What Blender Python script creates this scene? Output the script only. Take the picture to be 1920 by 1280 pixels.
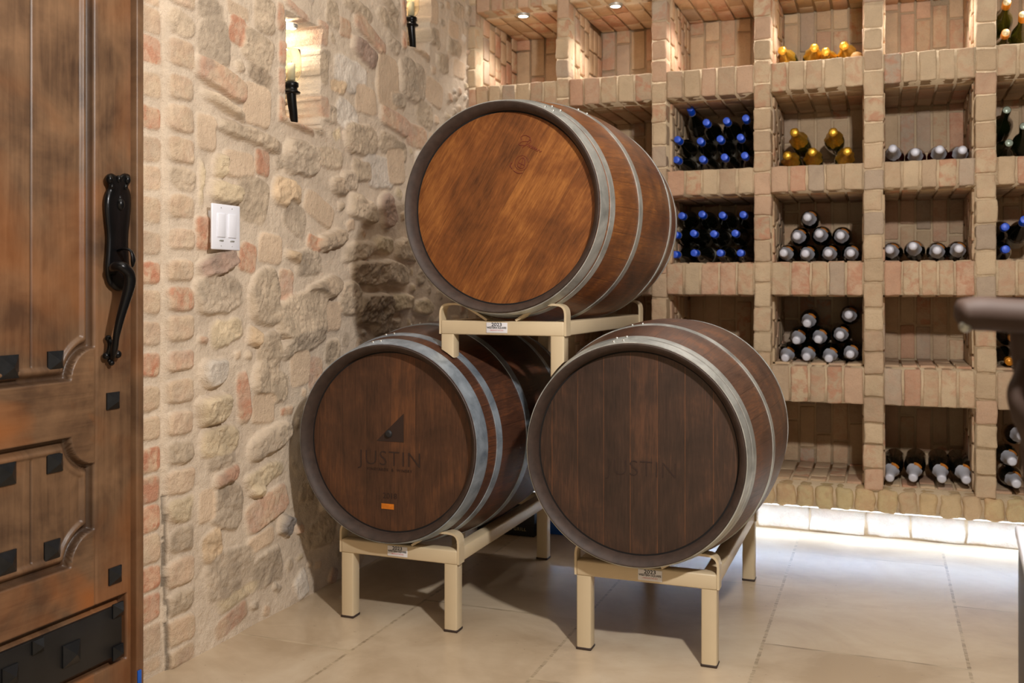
import bpy, math, random
import numpy as np
from math import sin, cos, pi, sqrt, radians, atan2
from mathutils import Vector, Matrix, Euler

for o in list(bpy.data.objects): bpy.data.objects.remove(o)
SC = bpy.context.scene
COL = SC.collection
rnd = random.Random(7)
NR = np.random.RandomState(11)

# ------------------------------------------------------------------ camera
FPX = 1809.0; YAW = radians(21.02); HZ = 540.0
cam_d = bpy.data.cameras.new('camera'); cam = bpy.data.objects.new('camera', cam_d); COL.objects.link(cam)
cam.location = (0, 0, 1.0); cam.rotation_euler = (pi/2, 0, YAW)
cam_d.sensor_width = 36; cam_d.lens = FPX/1920*36; cam_d.shift_y = -100/1920
cam_d.clip_start = 0.05
cam_d.dof.use_dof = True; cam_d.dof.focus_distance = 2.75; cam_d.dof.aperture_fstop = 4.0
SC.camera = cam
CF = np.array([-sin(YAW), cos(YAW), 0]); CR = np.array([cos(YAW), sin(YAW), 0])
def P(px, py, axis, val):
    """where the sight line through a photo pixel meets a plane of the room (axis x, y or z = val)"""
    d = CF + CR*((px-960)/FPX) + np.array([0, 0, 1.0])*((HZ-py)/FPX)
    k = 'xyz'.index(axis); o = np.array([0, 0, 1.0])
    return o + d*((val-o[k])/d[k])

# ------------------------------------------------------------------ view, world, lights
SC.view_settings.view_transform = 'Standard'; SC.view_settings.look = 'None'
SC.view_settings.gamma = 1; SC.view_settings.use_curve_mapping = False
SC.view_settings.exposure = 0.10
W = bpy.data.worlds.new('world'); SC.world = W; W.use_nodes = True
W.node_tree.nodes['Background'].inputs[0].default_value = (1.0, 0.78, 0.54, 1)
W.node_tree.nodes['Background'].inputs[1].default_value = 0.08

def light(name, kind, loc, energy, color, rot=(0, 0, 0), **kw):
    d = bpy.data.lights.new(name, kind); d.energy = energy; d.color = color
    for k, v in kw.items(): setattr(d, k, v)
    o = bpy.data.objects.new(name, d); COL.objects.link(o); o.location = loc; o.rotation_euler = rot
    return o
KEY = (1.0, 0.945, 0.895)
light('key_lamp', 'POINT', (0.30, 1.0, 2.0), 175, KEY, shadow_soft_size=0.05)
light('ceiling_wash', 'AREA', (-0.6, 1.6, 2.72), 24, (1, 0.88, 0.74), shape='RECTANGLE', size=2.2, size_y=2.2)
light('side_wash', 'AREA', (0.0, -0.9, 0.9), 11, (1, 0.76, 0.50), rot=(radians(88), 0, radians(12)), shape='RECTANGLE', size=2.5, size_y=1.5)  # unseen warm fill added low behind the camera
light('plinth_strip_light', 'AREA', (-0.45, 4.055, 0.122), 32, (0.55, 0.72, 1.0), rot=(radians(-14), 0, 0), shape='RECTANGLE', size=2.5, size_y=0.02)

# ------------------------------------------------------------------ helpers
def S(r, g, b, a=1.0):
    f = lambda c: (c/12.92 if c <= 0.04045 else ((c+0.055)/1.055)**2.4)
    return (f(r/255), f(g/255), f(b/255), a)

def tag(o, label=None, cat=None, group=None, kind=None):
    if label: o['label'] = label
    if cat: o['category'] = cat
    if group: o['group'] = group
    if kind: o['kind'] = kind
    return o

def empty(name, loc, rz=0, label=None, cat=None, group=None, kind=None):
    o = bpy.data.objects.new(name, None); COL.objects.link(o)
    o.location = tuple(float(v) for v in loc); o.rotation_euler = (0, 0, rz); o.empty_display_size = 0.05
    return tag(o, label, cat, group, kind)

def copy_tree(o, parent=None):
    c = o.copy(); COL.objects.link(c)
    if parent: c.parent = parent
    for ch in list(o.children): copy_tree(ch, c)
    return c

class MB:
    def __init__(s): s.v = []; s.f = []; s.c = []; s.n = 0; s.hascol = False
    def add(s, v, f, col=None):
        v = np.asarray(v, float).reshape(-1, 3)
        s.v.append(v); s.f += [tuple(int(i)+s.n for i in q) for q in f]
        if col is None: s.c.append(np.ones((len(v), 4)))
        else:
            s.hascol = True; c = np.asarray(col, float)
            s.c.append(np.tile(c, (len(v), 1)) if c.ndim == 1 else c)
        s.n += len(v); return s
    def build(s, name, mat=None, parent=None, smooth=True, angle=None):
        me = bpy.data.meshes.new(name)
        V = np.concatenate(s.v) if s.v else np.zeros((0, 3))
        me.from_pydata(V.tolist(), [], s.f)
        if s.hascol:
            a = me.color_attributes.new('Col', 'FLOAT_COLOR', 'POINT')
            a.data.foreach_set('color', np.concatenate(s.c).astype(np.float32).ravel())
        if smooth:
            me.polygons.foreach_set('use_smooth', [True]*len(me.polygons))
        me.update()
        if angle is not None:
            try: me.set_sharp_from_angle(angle=radians(angle))
            except Exception: pass
        o = bpy.data.objects.new(name, me); COL.objects.link(o)
        if mat: me.materials.append(mat)
        if parent: o.parent = parent
        return o

_T = {}
def cube_template(n):
    if n in _T: return _T[n]
    idx = {}; V = []; F = []
    def vid(p):
        k = tuple(p)
        if k not in idx: idx[k] = len(V); V.append([2*c/n-1 for c in p])
        return idx[k]
    for ax in range(3):
        for s in (0, n):
            a, b = [(1, 2), (2, 0), (0, 1)][ax]
            for i in range(n):
                for j in range(n):
                    q = []
                    for di, dj in ((0, 0), (1, 0), (1, 1), (0, 1)):
                        p = [0, 0, 0]; p[ax] = s; p[a] = i+di; p[b] = j+dj; q.append(vid(p))
                    if s == 0: q.reverse()
                    F.append(tuple(q))
    _T[n] = (np.array(V, float), F); return _T[n]

def rbox(mb, c, dims, r=0.003, n=4, rough=0.0, col=None, rot=None, warp=0.0):
    """rounded box, optionally rough like a worn brick"""
    T, F = cube_template(n)
    h = np.array(dims, float)/2; r = min(r, h.min()*0.98)
    q = T.copy()
    if n > 2:   # push inner rows to the start of the rounding
        inner = 1 - np.minimum(r/h, 0.9)*1.0
        a = np.abs(q); lvl = 1-2.0/n
        for k in range(3):
            m = (a[:, k] > lvl-1e-6) & (a[:, k] < 1-1e-6)
            q[m, k] = np.sign(q[m, k])*inner[k]
            m2 = a[:, k] < lvl-1e-6
            q[m2, k] = q[m2, k]*inner[k]/max(lvl, 1e-6)
    p = q*h
    core = np.clip(p, -(h-r), h-r)
    d = p-core; L = np.linalg.norm(d, axis=1, keepdims=True); L[L == 0] = 1
    p = core + d/L*r
    if warp:
        ph = NR.rand(6)*6.28
        p[:, 0] += warp*np.sin(p[:, 1]/h[1]*1.7+ph[0])*0.5 + warp*np.sin(p[:, 2]/h[2]*2.1+ph[1])*0.6
        p[:, 2] += warp*np.sin(p[:, 0]/h[0]*2.3+ph[2])*0.7
        p[:, 1] += warp*np.sin(p[:, 2]/h[2]*1.9+ph[3])*0.5
    if rough:
        ph = NR.rand(9)*6.28; k = 70
        nz = (np.sin(p[:, 0]*k+ph[0])*np.sin(p[:, 2]*k*1.3+ph[1]) + 0.6*np.sin(p[:, 1]*k*1.9+ph[2]+p[:, 2]*k*0.7) + 0.5*np.sin(p[:, 0]*k*2.3+ph[3]+p[:, 2]*k*1.7))
        nrm = p/np.maximum(h, 1e-6); nrm /= np.maximum(np.linalg.norm(nrm, axis=1, keepdims=True), 1e-6)
        p = p + nrm*(nz*rough)[:, None]
    if rot is not None: p = p @ np.array(rot.to_matrix() if isinstance(rot, Euler) else rot).T
    mb.add(p+np.array(c, float), F, col)

def box(mb, lo, hi, col=None):
    x0, y0, z0 = lo; x1, y1, z1 = hi
    v = [(x0,y0,z0),(x1,y0,z0),(x1,y1,z0),(x0,y1,z0),(x0,y0,z1),(x1,y0,z1),(x1,y1,z1),(x0,y1,z1)]
    mb.add(v, [(0,3,2,1),(4,5,6,7),(0,1,5,4),(1,2,6,5),(2,3,7,6),(3,0,4,7)], col)

def lathe(mb, prof, seg=48, axis='y', c=(0, 0, 0), cap0=False, cap1=False, col=None, wob=None):
    """prof: list of (position on axis, radius)"""
    a = np.linspace(0, 2*pi, seg, endpoint=False); V = []
    for i, (t, r) in enumerate(prof):
        rr = r*(1+(wob[i]*np.sin(a*5+i*1.3)+wob[i]*np.sin(a*9+i*2.1)) if wob else 1)
        if axis == 'y': V.append(np.stack([rr*np.cos(a), np.full(seg, t), rr*np.sin(a)], 1))
        elif axis == 'z': V.append(np.stack([rr*np.cos(a), rr*np.sin(a), np.full(seg, t)], 1))
        else: V.append(np.stack([np.full(seg, t), rr*np.cos(a), rr*np.sin(a)], 1))
    V = np.concatenate(V); F = []
    n = len(prof)
    for i in range(n-1):
        for j in range(seg):
            k = (j+1) % seg
            q = (i*seg+j, i*seg+k, (i+1)*seg+k, (i+1)*seg+j)
            F.append(q if axis == 'z' else q[::-1])
    c0 = tuple(range(seg)); c1 = tuple((n-1)*seg+j for j in range(seg))
    if cap0: F.append(c0[::-1] if axis == 'z' else c0)
    if cap1: F.append(c1 if axis == 'z' else c1[::-1])
    mb.add(V+np.array(c, float), F, col)

def tube(mb, pts, radii, seg=12, col=None, flat=1.0):
    pts = [Vector(p) for p in pts]; n = len(pts); V = []; F = []
    up = Vector((0, 0, 1)); prev = None
    for i, p in enumerate(pts):
        t = (pts[min(i+1, n-1)]-pts[max(i-1, 0)]).normalized()
        a = (prev - t*prev.dot(t)) if prev is not None else t.cross(up if abs(t.z) < 0.9 else Vector((0, 1, 0)))
        a.normalize(); prev = a.copy(); b = t.cross(a)
        for j in range(seg):
            q = 2*pi*j/seg; V.append(p + a*cos(q)*radii[i] + b*sin(q)*radii[i]*flat)
    for i in range(n-1):
        for j in range(seg):
            k = (j+1) % seg; F.append((i*seg+j, i*seg+k, (i+1)*seg+k, (i+1)*seg+j))
    F.append(tuple(reversed(range(seg)))); F.append(tuple((n-1)*seg+j for j in range(seg)))
    mb.add([tuple(v) for v in V], F, col)

def smooth_path(pts, k=6):
    out = []; n = len(pts); A = [np.array(p, float) for p in pts]
    for i in range(n-1):
        p0, p1, p2, p3 = A[max(i-1, 0)], A[i], A[i+1], A[min(i+2, n-1)]
        for s in range(k):
            t = s/k; out.append(0.5*((2*p1)+(-p0+p2)*t+(2*p0-5*p1+4*p2-p3)*t*t+(-p0+3*p1-3*p2+p3)*t**3))
    out.append(A[-1]); return out

def text(name, s, size, mat, parent, loc, rot=(pi/2, 0, 0), depth=0.0003, shear=0.0, sx=1.0, bold=0.0, spacing=1.0):
    cu = bpy.data.curves.new('t', 'FONT'); cu.body = s; cu.size = size; cu.align_x = 'CENTER'; cu.align_y = 'CENTER'
    cu.extrude = depth; cu.shear = shear; cu.offset = bold; cu.space_character = spacing; cu.resolution_u = 3
    t = bpy.data.objects.new('t', cu); COL.objects.link(t)
    bpy.context.view_layer.update()
    me = bpy.data.meshes.new_from_object(t.evaluated_get(bpy.context.evaluated_depsgraph_get()))
    bpy.data.objects.remove(t)
    o = bpy.data.objects.new(name, me); COL.objects.link(o); me.name = name
    me.materials.clear(); me.materials.append(mat)
    if parent: o.parent = parent
    o.location = tuple(float(v) for v in loc); o.rotation_euler = rot; o.scale = (sx, 1, 1)
    return o

def vnoise(y, z, sc, seed, octs=4, gain=0.5):
    out = np.zeros_like(y); amp = 1; tot = 0
    for o in range(octs):
        R = np.random.RandomState(seed+o*17).rand(64, 64)*2-1
        u = y*sc+o*13.7; v = z*sc+o*7.3
        iu = np.floor(u).astype(int); iv = np.floor(v).astype(int); fu = u-iu; fv = v-iv
        fu = fu*fu*(3-2*fu); fv = fv*fv*(3-2*fv)
        g = lambda a, b: R[a % 64, b % 64]
        val = (g(iu, iv)*(1-fu)+g(iu+1, iv)*fu)*(1-fv)+(g(iu, iv+1)*(1-fu)+g(iu+1, iv+1)*fu)*fv
        out += val*amp; tot += amp; amp *= gain; sc *= 2.03
    return out/tot

# ------------------------------------------------------------------ materials
class NT:
    def __init__(s, name):
        s.m = bpy.data.materials.new(name); s.m.use_nodes = True; s.t = s.m.node_tree
        s.b = s.t.nodes['Principled BSDF']
    def n(s, typ, **kw):
        nd = s.t.nodes.new(typ)
        for k, v in kw.items(): setattr(nd, k, v)
        return nd
    def l(s, a, b): s.t.links.new(a, b)
    def val(s, inp, x):
        if hasattr(x, 'is_output') or isinstance(x, bpy.types.NodeSocket): s.l(x, inp)
        else: inp.default_value = x
    def math(s, op, a, b=0.0, c=None):
        nd = s.n('ShaderNodeMath', operation=op); s.val(nd.inputs[0], a); s.val(nd.inputs[1], b)
        if c is not None: s.val(nd.inputs[2], c)
        return nd.outputs[0]
    def mix(s, f, a, b, mode='MIX'):
        nd = s.n('ShaderNodeMix', data_type='RGBA', blend_type=mode)
        s.val(nd.inputs[0], f); s.val(nd.inputs[6], a); s.val(nd.inputs[7], b); return nd.outputs[2]
    def ramp(s, f, stops):
        nd = s.n('ShaderNodeValToRGB'); cr = nd.color_ramp
        while len(cr.elements) < len(stops): cr.elements.new(0.5)
        for e, (p, c) in zip(cr.elements, stops): e.position = p; e.color = c if len(c) == 4 else (*c, 1)
        s.l(f, nd.inputs[0]); return nd.outputs[0]
    def coord(s, scale=(1, 1, 1), rot=(0, 0, 0), kind='Object', loc=(0, 0, 0)):
        tc = s.n('ShaderNodeTexCoord'); mp = s.n('ShaderNodeMapping')
        mp.inputs['Scale'].default_value = scale; mp.inputs['Rotation'].default_value = rot; mp.inputs['Location'].default_value = loc
        s.l(tc.outputs[kind], mp.inputs[0]); return mp.outputs[0]
    def noise(s, vec, scale, detail=4, rough=0.55, dist=0.0):
        nd = s.n('ShaderNodeTexNoise'); s.l(vec, nd.inputs['Vector'])
        nd.inputs['Scale'].default_value = scale; nd.inputs['Detail'].default_value = detail
        nd.inputs['Roughness'].default_value = rough; nd.inputs['Distortion'].default_value = dist
        return nd.outputs[0]
    def bump(s, h, strength=0.3, dist=0.01):
        nd = s.n('ShaderNodeBump'); nd.inputs['Strength'].default_value = strength; nd.inputs['Distance'].default_value = dist
        s.l(h, nd.inputs['Height']); s.l(nd.outputs[0], s.b.inputs['Normal'])
    def set(s, color=None, rough=None, metal=None, **kw):
        if color is not None: s.val(s.b.inputs['Base Color'], color)
        if rough is not None: s.val(s.b.inputs['Roughness'], rough)
        if metal is not None: s.val(s.b.inputs['Metallic'], metal)
        for k, v in kw.items(): s.val(s.b.inputs[k.replace('_', ' ')], v)
        return s.m

def simple(name, c, rough=0.5, metal=0.0, var=0.12, sc=30, bump=0.0, **kw):
    t = NT(name); v = t.coord(); nz = t.noise(v, sc, 4)
    dark = tuple(x*(1-var) for x in c[:3])+(1,); lite = tuple(min(1, x*(1+var)) for x in c[:3])+(1,)
    if bump: t.bump(nz, bump, 0.004)
    return t.set(t.ramp(nz, [(0.3, dark), (0.7, lite)]), rough, metal, **kw)

def masonry(name, tint=(1, 1, 1), bumpy=0.5):
    t = NT(name); a = t.n('ShaderNodeAttribute', attribute_name='Col'); v = t.coord()
    n1 = t.noise(v, 9, 5, 0.6, 0.4); n2 = t.noise(v, 60, 5, 0.65); n3 = t.noise(v, 260, 3, 0.6)
    n4 = t.noise(v, 24, 4, 0.6, 0.5)
    base = t.mix(t.math('MULTIPLY', t.ramp(n4, [(0.44, (0, 0, 0)), (0.60, (1, 1, 1))]), a.outputs['Alpha']), a.outputs['Color'], S(188, 122, 92))
    c = t.mix(t.math('MULTIPLY', n2, 0.55), base, t.mix(0.5, base, S(215, 196, 170)), 'MIX')
    shade = t.ramp(n1, [(0.25, (0.80, 0.78, 0.76)), (0.6, (1.04, 1.03, 1.01))])
    c = t.mix(0.8, c, shade, 'MULTIPLY')
    sp = t.ramp(n3, [(0.28, (0.72, 0.70, 0.68)), (0.42, (1, 1, 1))])
    c = t.mix(0.6, c, sp, 'MULTIPLY')
    t.bump(t.math('ADD', t.math('MULTIPLY', n2, 1.0), t.math('MULTIPLY', n3, 0.35)), bumpy, 0.012)
    return t.set(c, 0.85, 0.0)

def stave_mat(name, dark, mid, lite, nst=30, rough=0.42, amt=0.5, seed=0.0):
    t = NT(name); v = t.coord(); sp = t.n('ShaderNodeSeparateXYZ'); t.l(v, sp.inputs[0])
    ang = t.math('ARCTAN2', sp.outputs[2], sp.outputs[0])
    u = t.math('MULTIPLY_ADD', ang, nst/(2*pi), 100.0+seed)
    fr = t.math('FRACT', u); idx = t.math('FLOOR', u)
    wn = t.n('ShaderNodeTexWhiteNoise', noise_dimensions='1D'); t.l(idx, wn.inputs['W'])
    seam = t.math('GREATER_THAN', t.math('ABSOLUTE', t.math('SUBTRACT', fr, 0.5)), 0.490)
    cb = t.n('ShaderNodeCombineXYZ'); t.l(t.math('MULTIPLY', u, 2.2), cb.inputs[0]); t.l(t.math('MULTIPLY', sp.outputs[1], 2.5), cb.inputs[1]); t.l(t.math('MULTIPLY', idx, 3.1), cb.inputs[2])
    g = t.noise(cb.outputs[0], 5, 6, 0.62, 0.8)
    cb2 = t.n('ShaderNodeCombineXYZ'); t.l(t.math('MULTIPLY', u, 6.0), cb2.inputs[0]); t.l(t.math('MULTIPLY', sp.outputs[1], 1.2), cb2.inputs[1]); t.l(idx, cb2.inputs[2])
    g2 = t.noise(cb2.outputs[0], 6, 5, 0.7)
    blot = t.noise(v, 7, 4, 0.6, 0.6)
    f = t.math('ADD', t.math('MULTIPLY', g, 0.55), t.math('ADD', t.math('MULTIPLY', g2, 0.3), t.math('MULTIPLY', wn.outputs[0], 0.09)))
    f = t.math('ADD', t.math('MULTIPLY', f, 0.56), t.math('MULTIPLY', blot, 0.50))
    c = t.ramp(f, [(0.36, dark), (0.53, mid), (0.72, lite)])
    c = t.mix(t.math('MULTIPLY', seam, 0.55), c, tuple(x*0.25 for x in dark[:3])+(1,))
    t.bump(t.math('SUBTRACT', g2, t.math('MULTIPLY', seam, 1.2)), 0.25, 0.003)
    return t.set(c, t.math('MULTIPLY_ADD', g2, 0.25, rough-0.1))

def plank_mat(name, dark, mid, lite, w=0.075, rot=0.0, seam_col=None, rough=0.5, wavy=1.0, seam_w=0.485, off=0.0, kind='Object', blot_amt=0.4):
    t = NT(name); v = t.coord(rot=(0, rot, 0), kind=kind); sp = t.n('ShaderNodeSeparateXYZ'); t.l(v, sp.inputs[0])
    u = t.math('MULTIPLY_ADD', sp.outputs[0], 1/w, 50.0+off)
    fr = t.math('FRACT', u); idx = t.math('FLOOR', u)
    wn = t.n('ShaderNodeTexWhiteNoise', noise_dimensions='1D'); t.l(idx, wn.inputs['W'])
    seam = t.math('GREATER_THAN', t.math('ABSOLUTE', t.math('SUBTRACT', fr, 0.5)), seam_w)
    cb = t.n('ShaderNodeCombineXYZ'); t.l(t.math('MULTIPLY', sp.outputs[0], 26.0), cb.inputs[0]); t.l(t.math('MULTIPLY', sp.outputs[2], 3.0*wavy), cb.inputs[2]); t.l(t.math('MULTIPLY', idx, 1.7), cb.inputs[1])
    g = t.noise(cb.outputs[0], 1.4, 6, 0.6, 1.2)
    cb2 = t.n('ShaderNodeCombineXYZ'); t.l(t.math('MULTIPLY', sp.outputs[0], 210.0), cb2.inputs[0]); t.l(t.math('MULTIPLY', sp.outputs[2], 16.0), cb2.inputs[2])
    g2 = t.noise(cb2.outputs[0], 1.0, 4, 0.7, 0.5)
    blot = t.noise(v, 5, 4, 0.6, 0.8)
    f = t.math('ADD', t.math('MULTIPLY', g, 0.42), t.math('ADD', t.math('MULTIPLY', g2, 0.45), t.math('MULTIPLY', wn.outputs[0], 0.12)))
    f = t.math('ADD', t.math('MULTIPLY', f, 1-blot_amt), t.math('MULTIPLY', blot, blot_amt))
    c = t.ramp(f, [(0.34, dark), (0.5, mid), (0.68, lite)])
    sc_ = seam_col or tuple(x*0.3 for x in dark[:3])+(1,)
    sm = t.math('MULTIPLY', seam, t.math('MULTIPLY_ADD', t.noise(v, 14, 3), 2.2, -0.5)); sm = t.math('MAXIMUM', sm, 0.0)
    c = t.mix(sm, c, sc_)
    t.bump(t.math('SUBTRACT', g2, t.math('MULTIPLY', seam, 1.0)), 0.18, 0.002)
    return t.set(c, t.math('MULTIPLY_ADD', g2, 0.2, rough-0.1))

M = {}
M['stone'] = masonry('rubble_stone', bumpy=0.55)
M['brick'] = masonry('whitewashed_brick', bumpy=0.45)
def hoop_mat(name, c0, c1, rough=0.36):
    t = NT(name); v = t.coord(); n1 = t.noise(v, 14, 5, 0.6, 0.5); n2 = t.noise(v, 90, 3)
    c = t.ramp(n1, [(0.3, c0), (0.65, c1)])
    t.bump(n2, 0.05, 0.002)
    return t.set(c, t.math('MULTIPLY_ADD', n1, 0.3, rough-0.06), 0.6)
M['hoop'] = hoop_mat('galvanised_hoop', S(150, 154, 152), S(205, 208, 204))
M['hoop_blue_sheen'] = hoop_mat('galvanised_hoop_blue_reflection', S(120, 134, 150), S(190, 204, 218), 0.3)  # bluish reflection on the left barrel's hoops, tinted into the metal colour
M['rivet'] = simple('rivet_steel', S(200, 200, 195), 0.35, 0.9)
M['cream'] = simple('cream_painted_steel', S(204, 186, 154), 0.42, 0.0, var=0.03, sc=8, Coat_Weight=0.15)
M['sticker'] = simple('white_sticker', S(225, 225, 230), 0.4, var=0.01)
M['ink'] = simple('black_ink', S(25, 25, 28), 0.6, var=0.02)
M['ink_red'] = simple('red_ink', S(190, 50, 45), 0.6, var=0.02)
M['brand'] = simple('burnt_brand', S(44, 26, 18), 0.7, var=0.1)
M['brand_faint'] = simple('faint_burnt_brand', S(44, 26, 19), 0.6, var=0.25, sc=60)
M['stamp_red'] = simple('reddish_stamp', S(104, 36, 18), 0.6, var=0.15)
M['iron'] = simple('black_iron', S(22, 22, 24), 0.28, 0.6, var=0.2, sc=12)
M['clavo'] = simple('dark_iron_stud', S(34, 36, 39), 0.34, 0.5, var=0.25, sc=40, bump=0.15)
M['kick'] = simple('blackened_steel_plate', S(38, 37, 37), 0.45, 0.4, var=0.35, sc=6)
M['white'] = simple('white_plastic', S(232, 235, 245), 0.35, var=0.01)
M['blue_tape'] = simple('blue_tape', S(20, 90, 190), 0.5)
M['orange_label'] = simple('orange_label', S(196, 112, 26), 0.5, var=0.2, sc=60)
M['head_shadow'] = simple('painted_head_shadow', S(16, 11, 9), 0.9)  # near-black colour for the shadow line between chime and head
M['chime'] = simple('dark_chime_wood', S(58, 44, 37), 0.62, var=0.28, sc=40, bump=0.2)

# ------------------------------------------------------------------ the floor
XF = 4.0; YP = 4.14; XL = -1.745
t = NT('travertine_tiles'); v = t.coord(kind='Object'); sp = t.n('ShaderNodeSeparateXYZ'); t.l(v, sp.inputs[0])
jag = t.noise(t.coord((1, 1, 1)), 55, 3, 0.7); jag2 = t.noise(t.coord((1, 9, 1)), 6, 3, 0.8)
xj = t.math('ADD', sp.outputs[0], t.math('MULTIPLY_ADD', jag, 0.010, -0.005))
u = t.math('MULTIPLY_ADD', xj, 1/0.5275, 0.315/0.5275+20.0); iu = t.math('FLOOR', u); fu = t.math('FRACT', u)
par = t.math('MODULO', iu, 2.0)
yj = t.math('ADD', sp.outputs[1], t.math('MULTIPLY_ADD', jag, 0.006, -0.003))
w = t.math('ADD', t.math('MULTIPLY_ADD', yj, 1/1.01, -2.79/1.01+20.0), t.math('MULTIPLY', par, -0.54)); fw = t.math('FRACT', w); iw = t.math('FLOOR', w)
dx = t.math('MULTIPLY', t.math('SUBTRACT', 0.5, t.math('ABSOLUTE', t.math('SUBTRACT', fu, 0.5))), 0.5275)
dy = t.math('MULTIPLY', t.math('SUBTRACT', 0.5, t.math('ABSOLUTE', t.math('SUBTRACT', fw, 0.5))), 1.01)
gx = t.math('LESS_THAN', dx, 0.0045); gy = t.math('LESS_THAN', dy, 0.0048)
gr = t.math('MAXIMUM', gx, gy)
cbi = t.n('ShaderNodeCombineXYZ'); t.l(iu, cbi.inputs[0]); t.l(iw, cbi.inputs[1])
wn = t.n('ShaderNodeTexWhiteNoise', noise_dimensions='3D'); t.l(cbi.outputs[0], wn.inputs['Vector'])
big = t.noise(v, 2.2, 5, 0.6, 0.8); strk = t.noise(t.coord((5, 8, 1)), 2.0, 6, 0.65, 0.8)
pits = t.noise(t.coord((45, 80, 1)), 1.0, 3, 0.6)
f = t.math('ADD', t.math('MULTIPLY', big, 0.72), t.math('ADD', t.math('MULTIPLY', strk, 0.16), t.math('MULTIPLY', wn.outputs[0], 0.12)))
c = t.ramp(f, [(0.38, S(176, 155, 128)), (0.52, S(196, 177, 151)), (0.66, S(210, 195, 171))])
pm = t.ramp(pits, [(0.27, (1, 1, 1)), (0.31, (0, 0, 0))])
c = t.mix(t.math('MULTIPLY', pm, 0.5), c, S(110, 88, 66))
c = t.mix(t.math('MULTIPLY', gr, 0.85), c, t.ramp(jag2, [(0.35, S(128, 110, 88)), (0.6, S(196, 178, 150))]))
t.bump(t.math('SUBTRACT', t.math('MULTIPLY', strk, 0.03), t.math('ADD', gr, t.math('MULTIPLY', pm, 0.5))), 0.35, 0.004)
M['floor'] = t.set(c, t.math('MULTIPLY_ADD', big, 0.16, 0.24), 0.0)
mb = MB(); box(mb, (-3.2, -1.0, -0.06), (2.2, YP+0.5, 0.0))
tag(mb.build('floor', M['floor'], smooth=False), kind='structure')

# ------------------------------------------------------------------ left wall: rubble stone as one sculpted surface
ST = {  # stone kinds: colour, roughness of relief
 'g': (S(184, 168, 149), 1.0), 't': (S(188, 170, 148), 1.0), 'y': (S(206, 188, 158), 1.0), 'r': (S(196, 158, 134), 0.35),
 'p': (S(192, 164, 144), 0.5), 'w': (S(212, 203, 192), 0.6), 's': (S(212, 188, 162), 0.12), 'd': (S(162, 144, 124), 1.5),
 'b': (S(152, 122, 104), 1.0), 'o': (S(206, 180, 148), 1.1), 'u': (S(164, 140, 128), 1.0), 'k': (S(112, 110, 112), 1.1),
 'c': (S(202, 180, 156), 0.45), 'R': (S(202, 160, 132), 0.35)}
RED = {'r': 0.75, 'R': 1.0, 'p': 0.35, 'c': 0.15, 'b': 0.3, 'u': 0.1}
stones = []
def stn(cx, cy, w, h, ang, k, prot=0.014): stones.append((cx, cy, w, h, ang, k, prot))
c1 = [(-12,10),(12,63),(67,117),(134,182),(197,242),(255,303),(310,357),(370,418),(433,477),(490,533),(543,588),(602,648),(660,707),(723,771),(781,827),(840,887),(893,945),(949,1000),(1004,1057),(1063,1110),(1116,1166),(1173,1230),(1234,1262)]
k1 = 'cccccRcccRcccRccRcRRcRccc'
k1 = ['c','c','r','c','R','c','c','c','c','R','c','c','R','c','c','R','r','R','c','R','r','c','c']
for (a, b), k in zip(c1, k1): stn(287, (a+b)/2, 38, b-a-3, 0, k, 0.006)
c2 = [(-30,12),(18,70),(75,127),(142,188),(197,248),(258,305),(310,358),(365,410),(428,468),(487,528),(538,583),(590,638),(655,695),(710,755),(770,815),(823,868),(878,925),(930,980),(986,1036),(1045,1097),(1104,1152),(1156,1205),(1210,1246)]
k2 = ['c','t','c','c','c','c','t','c','c','c','r','c','p','c','c','t','c','y','t','c','t','c','c']
for (a, b), k in zip(c2, k2): stn(339, (a+b)/2, 46, b-a-3, 0, k, 0.016)
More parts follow.
